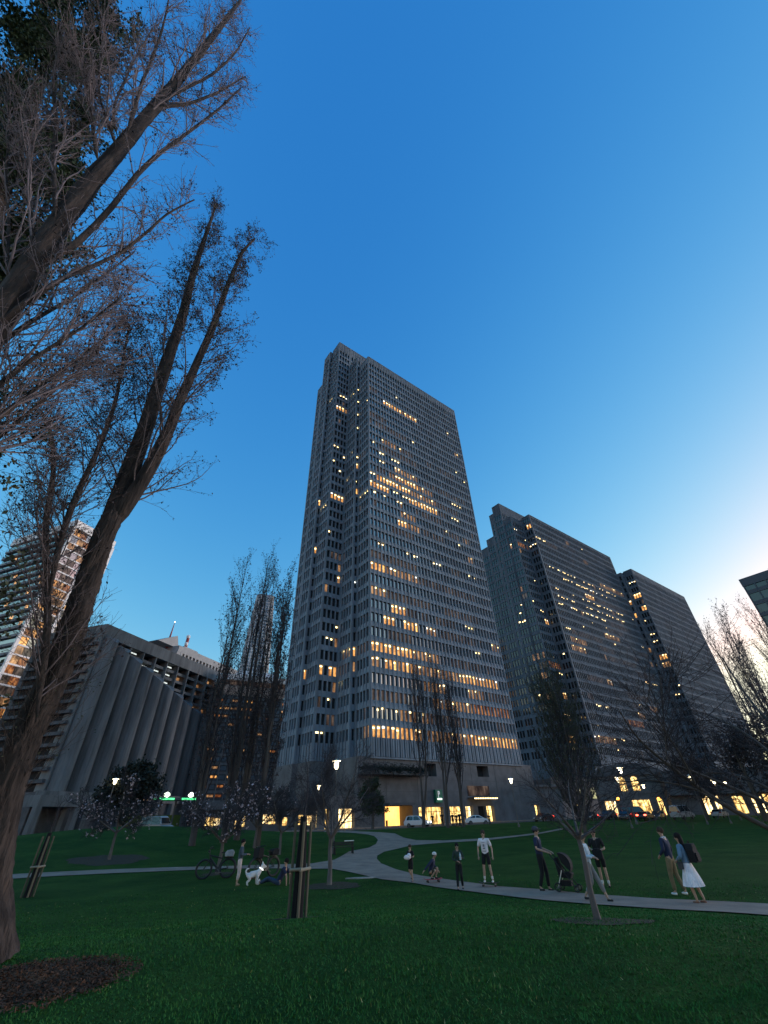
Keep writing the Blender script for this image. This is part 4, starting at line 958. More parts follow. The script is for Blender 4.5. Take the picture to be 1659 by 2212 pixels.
# ---- Lombardy poplars
def poplar(seed, H, wid, loc, label, group, stems=3, leaf=1, nb=34, mats=None, lean=(0, 0), fol=(0.10, 0.24), low=0.10, t3=4, ang=(14, 30), up=0.55):
    rg = np.random.default_rng(seed); root = empty('poplar_tree', loc, rg.uniform(0, 6), label, 'tree', group)
    rr = 0.011 * H; PP, RR = [], []
    for i in range(stems):
        a = 2 * math.pi * i / stems + rg.uniform(0, 1); o = wid * 0.16 * (i > 0)
        hh = H * (1 if i == 0 else rg.uniform(0.72, 0.95))
        pts = [(0, 0, -0.1), (0, 0, hh * 0.05), (math.cos(a) * o * 0.7, math.sin(a) * o * 0.7, hh * 0.28), (math.cos(a) * o, math.sin(a) * o, hh * 0.65), (math.cos(a) * o * 0.8 + lean[0], math.sin(a) * o * 0.8 + lean[1], hh)]
        P, Rr = resample(pts, [rr, rr * 0.85, rr * 0.55, rr * 0.3, 0.02], 26); PP.append(P); RR.append(Rr)
    P = np.concatenate(PP); Rr = np.concatenate(RR)
    np_mesh('trunk', [(*tubes(P, Rr, 8), 0)], [BARKD], root)
    b1 = kids(rg, P, Rr, nb, low, 0.96, ang[0], ang[1], lambda t, r, M, ix: H * (0.26 - 0.17 * t) * r.uniform(0.6, 1.15, M) * wid / 4.5, 10, up, 0.10, 0.009, 0.016)
    b2 = kids(rg, b1[0], b1[1], 8, 0.15, 0.98, 14, 36, lambda t, r, M, ix: H * 0.052 * r.uniform(0.5, 1.3, M), 5, 0.4, 0.16, 0.008, 0.010)
    b3 = kids(rg, b2[0], b2[1], t3, 0.2, 1.0, 18, 50, lambda t, r, M, ix: H * 0.018 * r.uniform(0.5, 1.3, M), 3, 0.3, 0.2, 0.008, 0.008)
    cr = [(*tubes(*b1, 4), 0), (*tubes(*b2, 3), 0), (*tubes(*b3, 3), 0)]
    if leaf: cr.append((*leaves(rg, b3[0], leaf, fol[0], fol[1], 0.06, 0.5), 1))
    np_mesh('crown', cr, mats or [TWIGD, BUD], root)
    return root
def pop_at(px, pyt, d, seed, wid, label, group, **kw):
    k_ = (1770 - pyt) / 1866; p = at(px, 1770, d); z = ground_z(p.x, p.y); top = at(px + (790 - px) * k_, pyt, d)
    return poplar(seed, (top.z - z) , wid, (p.x, p.y, z), label, group, **kw)
G4 = 'bare poplars in front of the hotel'
pop_at(425, 1212, 50, 31, 4.4, 'tall bare poplar, leftmost of four columnar poplars before the hotel', G4)
pop_at(490, 1205, 52, 32, 4.2, 'tallest bare poplar of the four before the hotel, second from left', G4)
pop_at(517, 1240, 54, 33, 3.4, 'slim bare poplar third from left, covering the far rounded skyscraper', G4, stems=2)
pop_at(562, 1253, 50, 34, 4.6, 'bushier poplar of the four, nearest the tallest tower', G4, leaf=2)
G5 = 'bare poplars along the street'
pop_at(915, 1450, 80, 35, 8.0, 'bare columnar poplar by the glowing garage, left of three along the street', G5, stems=2, low=0.28)
pop_at(966, 1440, 79, 36, 7.0, 'middle one of three bare poplars before the tall tower entrance', G5, stems=2, low=0.27)
pop_at(1000, 1462, 81, 37, 7.0, 'right one of three bare poplars before the tall tower entrance', G5, stems=2, low=0.22)
pop_at(1258, 1425, 66, 38, 7.6, 'dense leafy dark olive poplar standing before the long office slab', G5, stems=5, leaf=3, nb=46, mats=[TWIGD, LEAFO], fol=(0.08, 0.2), low=0.04, ang=(26, 52), up=0.42)
G6 = 'poplars at the right edge'
pop_at(1733, 1358, 104, 39, 4.6, 'thin pale backlit poplar beside the right end of the office slab', G6, stems=2, mats=[TWIGB, TWIG])
pop_at(1792, 1330, 98, 40, 6.5, 'backlit feathery poplar in the bright gap at the right edge', G6, stems=4, leaf=2, mats=[TWIGB, TWIG])
pop_at(1890, 1318, 92, 41, 7.0, 'backlit poplar under the dark tower at the right edge', G6, stems=3, mats=[TWIG, BUD])
# ---- rounded evergreens
def round_tree(seed, loc, w_, h_, label, group=None, lm=None, dens=1.0, name='evergreen_tree', trunk_h=0.25):
    rg = np.random.default_rng(seed); root = empty(name, loc, 0, label, 'tree', group)
    P, Rr = resample([(0, 0, -0.1), (0.1, 0, h_ * trunk_h), (0, 0.1, h_ * 0.75)], [0.03 * h_, 0.025 * h_, 0.008 * h_], 14)
    np_mesh('trunk', [(*tubes(P, Rr, 8), 0)], [BARKD], root)
    b1 = kids(rg, P, Rr, 34, trunk_h * 0.9, 0.98, 30, 80, lambda t, r, M, ix: w_ * 0.52 * np.sqrt(np.clip(1.15 - t ** 2.2, 0.1, 1)) * r.uniform(0.75, 1.08, M), 8, 0.25, 0.2, 0.014, 0.015)
    b2 = kids(rg, b1[0], b1[1], 9, 0.25, 1.0, 25, 70, lambda t, r, M, ix: w_ * 0.15 * r.uniform(0.5, 1.2, M), 5, 0.15, 0.3, 0.01, 0.01)
    s = min(w_ * 0.035, 0.28)
    cr = [(*tubes(*b1, 4), 0), (*tubes(*b2, 3), 0), (*leaves(rg, b2[0], int(26 * dens), s, s * 2, w_ * 0.035, 0.1), 1)]
    np_mesh('crown', cr, [TWIGD, lm or LEAFB], root)
def round_at(px, pyt, d, wpx, seed, label, **kw):
    p = at(px, 1770, d); z = ground_z(p.x, p.y); top = at(px, pyt, d); mid = at(px, (pyt + 1770) / 2, d)
    round_tree(seed, (p.x, p.y, z), depth_m(wpx, mid), top.z - z, label, **kw)
round_at(262, 1648, 76, 135, 51, 'almost black rounded evergreen tree before the ribbed hotel', trunk_h=0.3)
round_at(805, 1668, 86, 64, 52, 'dark ivy-clad bushy tree against the podium, left of the glowing garage', lm=LEAFG)
GR = 'dark trees at the far right of the lawn'
round_at(1655, 1535, 112, 170, 53, 'broad dark tree before the right end of the office slab', group=GR, dens=0.55, lm=TWIGD)
round_at(1760, 1500, 104, 170, 54, 'dark rounded tree under the bright sky gap at the right edge', group=GR, dens=0.55, lm=TWIGD)
round_at(1530, 1620, 118, 120, 55, 'lower dark tree over the row of bright doorways', group=GR, dens=0.5, lm=TWIGD)
round_at(1850, 1570, 84, 240, 57, 'wide dark tree cut off by the right edge above the lawn', group=GR, dens=0.55, lm=TWIGD)
# ---- vines over the planter ledge
a_, b_, z_ = ledge
rg = np.random.default_rng(77); n = 700; xs = rg.uniform(a_, b_, n); st = np.stack([xs, -0.6 + 0.9 * rg.random(n) - 0.5, np.full(n, z_ + 0.1)], 1)
P = grow(rg, st, np.stack([rg.normal(0, 0.5, n), -0.5 + rg.normal(0, 0.3, n), 0.8 + rg.normal(0, 0.3, n)], 1), rg.uniform(0.8, 2.3, n), 7, -1.3, 0.25)
vr = empty('vine_hedge', (FX, FY, 0.6), RZ, 'dark trailing greenery spilling over the podium ledge above the garage', 'plant')
np_mesh('foliage', [(*tubes(P, np.full(P.shape[:2], 0.012), 3), 0), (*leaves(rg, P, 16, 0.12, 0.3, 0.08, 0.0), 1)], [TWIGD, LEAFB], vr)
# ---- small cherry trees on the lawn
def cherry(seed, px, py, pyf, pyt, wpx, label, group, blossom=0, bare=1.5, mats=None, name='cherry_tree', lm=4, spread=(35, 68), droop=0.05):
    """px,py foot; pyf height of the fork; pyt top; wpx crown width, all in photo units"""
    rg = np.random.default_rng(seed); g = ground_hit(px, py); d = math.hypot(g.x, g.y)
    top = at(px, pyt, d).z - g.z; fk = at(px, pyf, d).z - g.z; W = depth_m(wpx, at(px, (py + pyt) / 2, d))
    root = empty(name, tuple(g), rg.uniform(0, 6.28), label, 'tree', group)
    r0 = max(0.04, 0.018 * top + 0.012)
    P, Rr = resample([(0, 0, -0.05), (0.02, 0, fk * 0.3), (-0.03, 0.03, fk * 0.7), (0, 0, fk * 1.02)], [r0 * 1.35, r0, r0 * 0.9, r0 * 0.85], 12)
    V, F = tubes(P, Rr, 9)
    nl = 5; ang = 2 * np.pi * (np.arange(nl) + rg.uniform(-0.25, 0.25, nl)) / nl; el = np.radians(90 - rg.uniform(spread[0], spread[1], nl))
    Ls = rg.uniform(0.85, 1.15, nl) * math.hypot(W * 0.5, (top - fk) * 0.75)
    st = np.tile(P[0, -2], (nl, 1)); dr = np.stack([np.cos(ang) * np.cos(el), np.sin(ang) * np.cos(el), np.sin(el)], 1)
    L1 = grow(rg, st, dr, Ls, 12, 0.12, 0.16); R1 = r0 * 0.62 * np.linspace(1, 0.18, 12)[None, :].repeat(nl, 0)
    V1, F1 = tubes(L1, R1, 7)
    np_mesh('trunk', [(V, F, 0), (V1, F1, 0)], [CBARK], root)
    sc = top / 3.5; dk = min(1.6, d / 26)
    b1 = kids(rg, L1, R1, 16, 0.15, 0.98, 25, 62, lambda t, r, M, ix: W * (0.30 - 0.12 * t) * r.uniform(0.5, 1.15, M), 8, 0.22, 0.18, 0.010, 0.013 * dk)
    b2 = kids(rg, b1[0], b1[1], int(8 * bare), 0.15, 1.0, 22, 60, lambda t, r, M, ix: W * 0.12 * r.uniform(0.4, 1.2, M), 6, droop, 0.25, 0.008, 0.009 * dk)
    b3 = kids(rg, b2[0], b2[1], lm, 0.2, 1.0, 22, 60, lambda t, r, M, ix: W * 0.05 * r.uniform(0.4, 1.3, M), 4, 0.0, 0.3, 0.006, 0.007 * dk)
    cr = [(*tubes(*b1, 5), 0), (*tubes(*b2, 3), 0), (*tubes(*b3, 3), 0)]
    if blossom:
        k = b3[0][rg.random(len(b3[0])) < blossom]; cr.append((*leaves(rg, k, 2, 0.05 * dk, 0.11 * dk, 0.02, 0.2, 1.0), 1))
    np_mesh('crown', cr, mats or [TWIGD, BLOS], root)
GC = 'small cherry trees on the lawn'
cherry(61, 235, 1857, 1795, 1690, 150, 'cherry tree in pale blossom on the mound under the black evergreen', GC, blossom=0.075)
cherry(62, 470, 1888, 1815, 1672, 165, 'pink-flecked blossoming cherry tree with a bicycle leaning on it', GC, blossom=0.07)
cherry(63, 549, 1832, 1785, 1675, 120, 'thin cherry tree with a few blossoms behind the woman in pale trousers', GC, blossom=0.05)
cherry(64, 603, 1846, 1795, 1680, 130, 'bare dark cherry tree just left of the staked sapling post', GC)
cherry(65, 711, 1912, 1805, 1650, 235, 'wide bare cherry tree by the junction of the paths', GC, bare=1.6)
cherry(66, 1074, 1772, 1752, 1672, 110, 'small bare tree on the street side, right of three poplars', GC, bare=2.2)
cherry(67, 1292, 1988, 1800, 1672, 250, 'bare young tree standing in a mulch bed before the stroller group', GC, bare=0.6, lm=3, spread=(40, 72), mats=[TWIGD, BUD])
# ---- bare boughs reaching in from the right edge
def right_tree():
    rg = np.random.default_rng(71); d = 9.0; b = at(1840, 2080, d); gz = ground_z(b.x, b.y)
    root = empty('bare_tree', (b.x, b.y, gz), 0, 'bare tree beyond the right edge, long dark boughs over the lawn', 'tree'); off = -np.array(root.location)
    tr = resample([(b.x, b.y, gz - 0.1), tuple(at(1810, 1960, d)), tuple(at(1770, 1860, d)), tuple(at(1730, 1815, d))], [0.22, 0.17, 0.14, 0.10], 14)
    L = [(([(1745,1832),(1659,1789),(1560,1738),(1480,1680),(1415,1630),(1370,1590),(1335,1530)]), (12.4, 2.1), d, d - 1.6),
         (([(1560,1738),(1500,1702),(1440,1690),(1380,1682),(1330,1700)]), (5.0, 1.4), d - .6, d - 1.4),
         (([(1750,1790),(1659,1735),(1590,1705),(1530,1680),(1470,1655),(1400,1640),(1340,1632)]), (9.3, 2.1), d, d - 1.0),
         (([(1740,1760),(1659,1700),(1600,1675),(1540,1665),(1470,1690),(1400,1672)]), (7.4, 2.1), d, d + 0.4),
         (([(1760,1740),(1680,1640),(1620,1590),(1570,1560),(1520,1540)]), (8.7, 2.1), d, d + 1.0),
         (([(1770,1700),(1700,1590),(1640,1540),(1590,1470),(1560,1420)]), (8.7, 2.1), d, d + 1.6),
         (([(1440,1640),(1436,1580),(1430,1520),(1426,1460)]), (3.7, 1.4), d - 1.2, d - 1.1),
         (([(1500,1690),(1470,1630),(1430,1570),(1400,1500)]), (5.0, 1.4), d - .8, d - 1.5)]
    Ls = [pix_path(p, w_, a, c, 18) for p, w_, a, c in L]
    V, F = tubes(*tr, 12); parts = [(rough(V, rg, 0.01), F, 0)]
    for s in Ls: parts.append((*tubes(*s, 8), 0))
    np_mesh('trunk', [(p[0] + off, p[1], p[2]) for p in parts], [BARKD], root)
    SP = np.concatenate([s[0] for s in Ls]); SR = np.concatenate([s[1] for s in Ls])
    b1 = kids(rg, SP, SR, 14, 0.1, 0.98, 25, 60, lambda t, r, M, ix: (1.5 - 0.7 * t) * r.uniform(0.4, 1.1, M), 8, 0.2, 0.2, 0.007, 0.007)
    b2 = kids(rg, b1[0], b1[1], 6, 0.15, 1.0, 22, 60, lambda t, r, M, ix: 0.55 * r.uniform(0.4, 1.2, M), 6, 0.1, 0.25, 0.006, 0.0045)
    b3 = kids(rg, b2[0], b2[1], 3, 0.2, 1.0, 22, 60, lambda t, r, M, ix: 0.2 * r.uniform(0.4, 1.3, M), 4, 0.0, 0.3, 0.006, 0.0035)
    cr = [(*tubes(*b1, 5), 0), (*tubes(*b2, 4), 0), (*tubes(*b3, 3), 0)]
    np_mesh('crown', [(p[0] + off, p[1], p[2]) for p in cr], [TWIGD], root)
right_tree()
# ---------------------------------------------------------------- lamps, stakes, bench
STEEL = mat('grey painted steel', (0.10, 0.10, 0.10), 0.5, 0.2, 2.0); BLACK = mat('black rubber and plastic', (0.012, 0.012, 0.013), 0.6, 0.3, 4.0)
LAMPY = lamp_mat('warm lamp glass', (1.0, 0.82, 0.5), 9.0); LAMPW = lamp_mat('white lamp glass', (1.0, 0.93, 0.75), 9.0)
def street_lamp(h=6.0):
    r = empty('street_lamp', (0, 0, 0))
    m = MB(); m.tube([(0, 0, 0), (0, 0, 0.5), (0, 0, h - 0.85)], [0.11, 0.07, 0.05], 10); m.lathe([(0.16, 0), (0.16, 0.25), (0.08, 0.4)], (0, 0, 0), 12); m.build('pole', STEEL, r)
    m = MB(); m.lathe([(0.06, 0), (0.17, 0.12), (0.20, 0.35), (0.17, 0.55), (0.06, 0.6)], (0, 0, h - 0.85), 14); m.build('lamp_glass', LAMPY, r, smooth=True)
    m = MB(); m.lathe([(0.05, 0.0), (0.40, 0.03), (0.42, 0.07), (0.15, 0.13), (0.02, 0.2)], (0, 0, h - 0.28), 20); s = m.build('lamp_shade', [mat('white lamp shade', (0.7, 0.68, 0.6), 0.5)], r)
    m = MB(); m.lathe([(0.02, 0), (0.38, 0.0), (0.38, 0.012), (0.02, 0.012)], (0, 0, h - 0.275), 20); m.build('lamp_disc', LAMPY, r)
    return r
lamp0 = None
for i, (px, py, d, lb) in enumerate([(727, 1644, 44, 'tall street lamp with a glowing disc shade, in front of the fluted tower base'),
        (1103, 1683, 82, 'street lamp lit right of the three poplars, before the podium'), (1338, 1658, 96, 'upper lit street lamp beside the dense poplar'),
        (1333, 1680, 84, 'lit street lamp low over the arched building, near the dense poplar'), (1389, 1696, 112, 'small lit street lamp right of the arched windows'),
        (1488, 1676, 98, 'lit street lamp seen through bare boughs left of the bright doorways'), (1541, 1686, 102, 'lit street lamp among the boughs over the bright doorways'),
        (1566, 1690, 120, 'faint far street lamp, rightmost among the boughs'), (689, 1697, 90, 'distant small street lamp in the bare crowns left of the path junction'), (250, 1684, 73, 'single street lamp glowing in front of the black evergreen')]):
    p = at(px, py, d); gz = ground_z(p.x, p.y); h = p.z - gz + 0.3
    if lamp0 is None: lamp0 = street_lamp(6.0); o = lamp0
    else: o = copy_tree(lamp0)
    o.location = (p.x, p.y, gz); o.scale = (1, 1, h / 6.0) if 0.8 < h / 6 < 1.3 else (h / 6.0,) * 3
    tag(o, lb, 'street lamp', 'street lamps round the park')
def signal(px, py, d, lb):
    p = at(px, py, d); gz = ground_z(p.x, p.y); r = empty('traffic_light', (p.x, p.y, gz), R(180) - math.atan2(p.x, p.y) + R(180), lb, 'traffic light', 'amber traffic lights'); h = p.z - gz
    m = MB(); m.tube([(0, 0, 0), (0, 0, h - 0.3)], 0.07, 8); m.build('pole', BLACK, r)
    m = MB(); m.box(-0.2, 0.2, -0.15, 0.15, h - 0.55, h + 0.55); m.build('housing', BLACK, r)
    m = MB(); m.ball((0, -0.16, h), (0.32, 0.12, 0.32), 12, 8); m.build('signal_lens', lamp_mat('amber signal', (1.0, 0.30, 0.02), 7.0), r)
signal(1335, 1726, 118, 'amber traffic light left of the red tail lights'); signal(1423, 1726, 122, 'amber traffic light right of the red tail lights')
WOODP = mat('pale stake wood', (0.12, 0.10, 0.065), 0.8, 0.3, 3.0, 0.3, 20, stretch=(1, 1, 0.1)); WRAP = mat('black tree wrap', (0.006, 0.006, 0.007), 0.95, 0.3, 5.0)
def stakes(px, py, h, rz, lb):
    g = ground_hit(px, py); r = empty('staked_sapling', tuple(g), rz, lb, 'sapling', 'staked saplings')
    m = MB(); m.tube([(0, 0, 0), (0.01, 0, h * 0.5), (0.0, 0.02, h + 0.12)], [0.15, 0.14, 0.085], 10); m.build('trunk_wrap', WRAP, r)
    rg = np.random.default_rng(int(px)); P, Rr = resample([(0, 0.02, h), (0.05, 0.0, h + 0.7), (0.0, 0.08, h + 1.3)], [0.03, 0.02, 0.006], 12)
    b1 = kids(rg, P, Rr, 14, 0.0, 1.0, 25, 60, lambda t, q, M, ix: q.uniform(0.3, 0.9, M), 7, 0.3, 0.2, 0.01, 0.006)
    b2 = kids(rg, b1[0], b1[1], 4, 0.2, 1.0, 25, 60, lambda t, q, M, ix: q.uniform(0.1, 0.35, M), 4, 0.1, 0.2, 0.008, 0.005)
    np_mesh('twigs', [(*tubes(P, Rr, 6), 0), (*tubes(*b1, 4), 0), (*tubes(*b2, 3), 0)], [TWIGD], r)
    for x, y in ((-0.21, -0.04), (0.03, -0.19), (0.21, 0.03)):
        m = MB(); m.tube([(x, y, -0.05), (x * 0.97, y, h)], 0.036, 8); m.build('stake', WOODP, r)
    for a, b in (((-0.26, -0.06), (0.05, -0.235)), ((0.0, -0.235), (0.26, 0.02))):
        m = MB(); m.tube([(a[0], a[1], h * 0.48), (b[0], b[1], h * 0.49)], 0.036, 8, 0); m.build('crossbar', mat('pale crossbar wood', (0.27, 0.24, 0.18), 0.8, 0.2, 3.0), r)
stakes(641, 1984, 1.92, R(8), 'black wrapped sapling held by three pale stakes with crossbars, left of the path junction'); stakes(58, 1938, 2.05, R(30), 'black wrapped sapling with pale stakes beside the big forked trunk')
g = ground_hit(780, 1898); m = MB()
m.prism([(-0.75, -0.05), (-0.2, -0.17), (0.35, -0.13), (0.78, 0.02), (0.5, 0.14), (-0.3, 0.12)], 2, 0.0, 0.045)
o = m.build('stone_slab', mat('pale slab', (0.34, 0.31, 0.29), 0.9, 0.3, 3.0, 0.4), None, tuple(g + Vector((0, 0, 0.004)))); tag(o, 'flat pale slab lying in the grass beside the path junction', 'slab')
g = ground_hit(742, 1845); r = empty('park_bench', tuple(g), R(20), 'dark park bench with a pale top rail beside the path junction', 'bench')
for x in (-0.75, 0.75):
    m = MB(); m.box(x - 0.04, x + 0.04, -0.25, 0.25, 0, 0.06); m.box(x - 0.04, x + 0.04, -0.2, -0.12, 0, 0.44); m.box(x - 0.04, x + 0.04, 0.14, 0.22, 0, 0.85); m.build('leg', BLACK, r)
m = MB()
for y in (-0.2, -0.08, 0.04): m.box(-0.9, 0.9, y, y + 0.1, 0.43, 0.47)
m.build('seat', BLACK, r); m = MB(); m.box(-0.9, 0.9, 0.15, 0.19, 0.55, 0.64); m.box(-0.9, 0.9, 0.15, 0.19, 0.67, 0.76); m.build('backrest', BLACK, r)
m = MB(); m.box(0.1, 0.9, 0.13, 0.2, 0.80, 0.85); m.build('top_rail', mat('white rail', (0.75, 0.74, 0.7), 0.5), r)
# ---------------------------------------------------------------- people: one skin-grown body, clothes and hair as children
def skin_mesh(name, pts, edges, mt, parent, sub=2, smooth=True):
    """pts: (x, y, z, rx[, ry]); first point is the root"""
    bm = bmesh.new(); ly = bm.verts.layers.skin.verify(); vs = []
    for i, p in enumerate(pts):
        v = bm.verts.new(p[:3]); v[ly].radius = (p[3], p[4] if len(p) > 4 else p[3]); v[ly].use_root = (i == 0); vs.append(v)
    for a, b in edges: bm.edges.new((vs[a], vs[b]))
    me = bpy.data.meshes.new('tmp'); bm.to_mesh(me); bm.free()
    o = bpy.data.objects.new('tmp', me); COL.objects.link(o)
    o.modifiers.new('s', 'SKIN').use_smooth_shade = True; q = o.modifiers.new('u', 'SUBSURF'); q.levels = sub; q.render_levels = sub
    dg = bpy.context.evaluated_depsgraph_get(); nm = bpy.data.meshes.new_from_object(o.evaluated_get(dg)); nm.name = name
    bpy.data.objects.remove(o); bpy.data.meshes.remove(me)
    nm.materials.clear(); nm.materials.append(mt)
    nm.polygons.foreach_set('material_index', [0] * len(nm.polygons)); nm.polygons.foreach_set('use_smooth', [True] * len(nm.polygons))
    return link_mesh(name, nm, parent)
def cloth(name, col, rough=0.9): return mat(name, col, rough, 0.2, 6.0, 0.3, 30)
SKIN = mat('skin', (0.42, 0.26, 0.18), 0.6, 0.08, 8.0)
HAIRD = mat('dark hair', (0.012, 0.009, 0.008), 1.0, 0.3, 12.0); HAIRB = mat('fair hair', (0.34, 0.24, 0.13), 0.7, 0.3, 12.0); HAIRN = mat('brown hair', (0.05, 0.032, 0.022), 1.0, 0.3, 12.0)
def person(px, py, H, face, label, top, bottom, shoe, hair=HAIRD, arms=None, legs=None, lean=(0, 0), hat=None, longhair=False, sleeves='short', trousers='long', skirt=None, torso=None, group=None, loc=None, slim=1.0, sock=None, drop=0.0):
    """arms/legs: elbow+wrist / knee+ankle for left and right in body space (x right, y ahead, z up) of a 1.75 m figure; face: azimuth the figure looks along"""
    g = loc or ground_hit(px, py); k = H / 1.75
    r = empty('person', tuple(g), R(-face), label, 'person', group, scale=k)
    r.location.z -= drop
    T = torso or dict(pelvis=(0, 0, 0.95), chest=(lean[0] * 0.6, lean[1] * 0.6, 1.24), neck=(lean[0], lean[1], 1.47), head=(lean[0] * 1.15, lean[1] * 1.15 + 0.02, 1.63))
    pel, che, nek, hed = [Vector(T[q]) for q in ('pelvis', 'chest', 'neck', 'head')]
    A = arms or [((-0.27, -0.03, 1.15), (-0.25, 0.08, 0.90)), ((0.27, -0.03, 1.15), (0.25, 0.08, 0.90))]
    G = legs or [((-0.10, 0.03, 0.50), (-0.11, -0.02, 0.08)), ((0.10, 0.03, 0.50), (0.11, -0.02, 0.08))]
    w = slim
    pts = [(*pel, 0.135 * w, 0.10), (*pel.lerp(che, 0.5), 0.125 * w, 0.095), (*che, 0.155 * w, 0.11), (*nek.lerp(che, 0.22), 0.12 * w, 0.08), (*nek, 0.052, 0.055), (*nek.lerp(hed, 0.45), 0.05, 0.058), (*hed, 0.078, 0.092), (*(hed + (hed - nek).normalized() * 0.075), 0.062, 0.075)]
    ed = [(0, 1), (1, 2), (2, 3), (3, 4), (4, 5), (5, 6), (6, 7)]
    up = (nek - pel).normalized()
    shl = nek.lerp(che, 0.25)
    sidev = Vector((1, 0, 0))
    hands = []
    for s, (e, h) in zip((-1, 1), A):
        b = len(pts); sh = shl + sidev * (0.185 * s * w); e, h = Vector(e), Vector(h); dr = (h - e).normalized()
        pts += [(*sh, 0.055), (*sh.lerp(e, 0.5), 0.046), (*e, 0.038), (*e.lerp(h, 0.5), 0.034), (*h, 0.025), (*(h + dr * 0.06), 0.034, 0.016)]
        ed += [(3, b), (b, b+1), (b+1, b+2), (b+2, b+3), (b+3, b+4), (b+4, b+5)]
        sd = dr.cross(Vector((0, 0, 1))); sd = sd.normalized() if sd.length > 0.1 else Vector((0, 1, 0)); dn = dr.cross(sd).normalized()
        if dn.z > 0: dn = -dn
        for q, (off, ln) in enumerate(((-0.028, 0.060), (-0.010, 0.072), (0.009, 0.076), (0.027, 0.066))):
            c = len(pts); r0 = h + dr * 0.085 + sd * off
            pts += [(*r0, 0.010), (*(r0 + dr * ln * 0.5 + dn * 0.010), 0.009), (*(r0 + dr * ln * 0.85 + dn * 0.032), 0.007)]; ed += [(b+5, c), (c, c+1), (c+1, c+2)]
        c = len(pts); r0 = h + dr * 0.045 - sd * 0.04 * s
        pts += [(*r0, 0.011), (*(r0 + dr * 0.035 - sd * 0.02 * s + dn * 0.01), 0.009)]; ed += [(b+5, c), (c, c+1)]
        hands.append(h + dr * 0.09)
    hips = []
    for s, (kn, an) in zip((-1, 1), G):
        b = len(pts); hp = pel + Vector((0.088 * s * w, 0, -0.05)); kn, an = Vector(kn), Vector(an); hips.append(hp)
        fwd = Vector((0, 1, 0)) if abs((an - kn).normalized().y) < 0.8 else Vector((0, 0, 1))
        pts += [(*hp, 0.088), (*hp.lerp(kn, 0.5), 0.072), (*kn, 0.052), (*kn.lerp(an, 0.35), 0.054), (*an, 0.034), (*(an + fwd * 0.10 - Vector((0, 0, 0.045)) * (fwd.y)), 0.034, 0.026)]
        ed += [(0, b), (b, b+1), (b+1, b+2), (b+2, b+3), (b+3, b+4), (b+4, b+5)]
    fw = Vector((0, 1, 0)) if (hed - nek).z > 0.05 else Vector((0, 0.5, 0.8))
    b = len(pts); pts += [(*(hed + fw * 0.088 - Vector((0, 0, 0.01))), 0.017, 0.02), (*(hed + fw * 0.108 - Vector((0, 0, 0.025))), 0.010)]; ed += [(6, b), (b, b+1)]
    for s in (-1, 1):
        b = len(pts); pts += [(*(hed + Vector((0.088 * s, -0.01, -0.005))), 0.016, 0.02)]; ed += [(6, b)]
    skin_mesh('body', pts, ed, SKIN, r, 1)
    m = MB()
    for s in (-1, 1): m.ball(hed + fw * 0.082 + Vector((0.032 * s, 0, 0.014)), (0.012, 0.009, 0.008), 8, 6)
    m.ball(hed + fw * 0.084 + Vector((0, 0, -0.055)), (0.024, 0.008, 0.006), 8, 6); m.build('eyes_and_mouth', HAIRD, r)
    # hair / hat
    m = MB(); m.ball(hed + Vector((0, -0.018, 0.038)), (0.098, 0.112, 0.105), 14, 10)
    if longhair:
        m.ball(hed + Vector((0, -0.075, -0.10)), (0.095, 0.065, 0.19), 12, 8); m.ball(hed + Vector((0, -0.10, -0.27)), (0.075, 0.045, 0.14), 12, 8)
    m.build('hair', hair, r, smooth=True)
    if hat:
        m = MB(); m.ball(hed + Vector((0, -0.012, 0.06)), (0.108, 0.122, 0.095), 14, 8); m.prism([(-0.085, 0.07), (0.085, 0.07), (0.07, 0.19), (0, 0.215), (-0.07, 0.19)], 2, hed.z + 0.055, hed.z + 0.072)
        if hat is not True: m.build('cap', hat, r, smooth=False)
    # shirt
    g_ = 0.016
    sp = [(*pel.lerp(che, -0.38), 0.152 * w + g_, 0.112 + g_), (*pel.lerp(che, 0.45), 0.142 * w + g_, 0.108 + g_), (*che, 0.163 * w + g_, 0.118 + g_), (*nek.lerp(che, 0.25), 0.128 * w + g_, 0.088 + g_), (*nek.lerp(che, 0.04), 0.062, 0.064)]
    se = [(0, 1), (1, 2), (2, 3), (3, 4)]
    for s, (e, h) in zip((-1, 1), A):
        b = len(sp); sh = shl + sidev * (0.185 * s * w); e, h = Vector(e), Vector(h)
        sp += [(*sh, 0.072), (*sh.lerp(e, 0.5), 0.066), (*sh.lerp(e, 0.85), 0.062)]; se += [(3, b), (b, b+1), (b+1, b+2)]
        if sleeves == 'long': sp += [(*e, 0.056), (*e.lerp(h, 0.5), 0.05), (*e.lerp(h, 0.95), 0.040)]; se += [(b+2, b+3), (b+3, b+4), (b+4, b+5)]
    skin_mesh('shirt', sp, se, top, r, 2)
    if skirt:
        z0, z1, rad_ = skirt; m = MB(); n = 40; vs, fs = [], []
        for i, (t, rr) in enumerate(((0, 0.15), (0.15, 0.185), (0.6, 0.19 + (rad_ - 0.19) * 0.6), (1, rad_))):
            for j in range(n):
                a = 2*math.pi*j/n; q = rr * (1 + (0.055 if j % 2 else -0.055) * t)
                c = pel.lerp(Vector((0, 0.02, z1)), t); vs.append((c.x + q*math.cos(a), c.y + q*0.78*math.sin(a), z0 + (z1 - z0) * t))
        for i in range(3):
            for j in range(n): fs.append((i*n+j, i*n+(j+1) % n, (i+1)*n+(j+1) % n, (i+1)*n+j))
        m.add(vs, fs); m.build('skirt', bottom, r, smooth=False)
    else:
        tp = [(*pel.lerp(che, 0.40), 0.140 * w, 0.106), (*pel, 0.150 * w, 0.118)]; te = [(0, 1)]
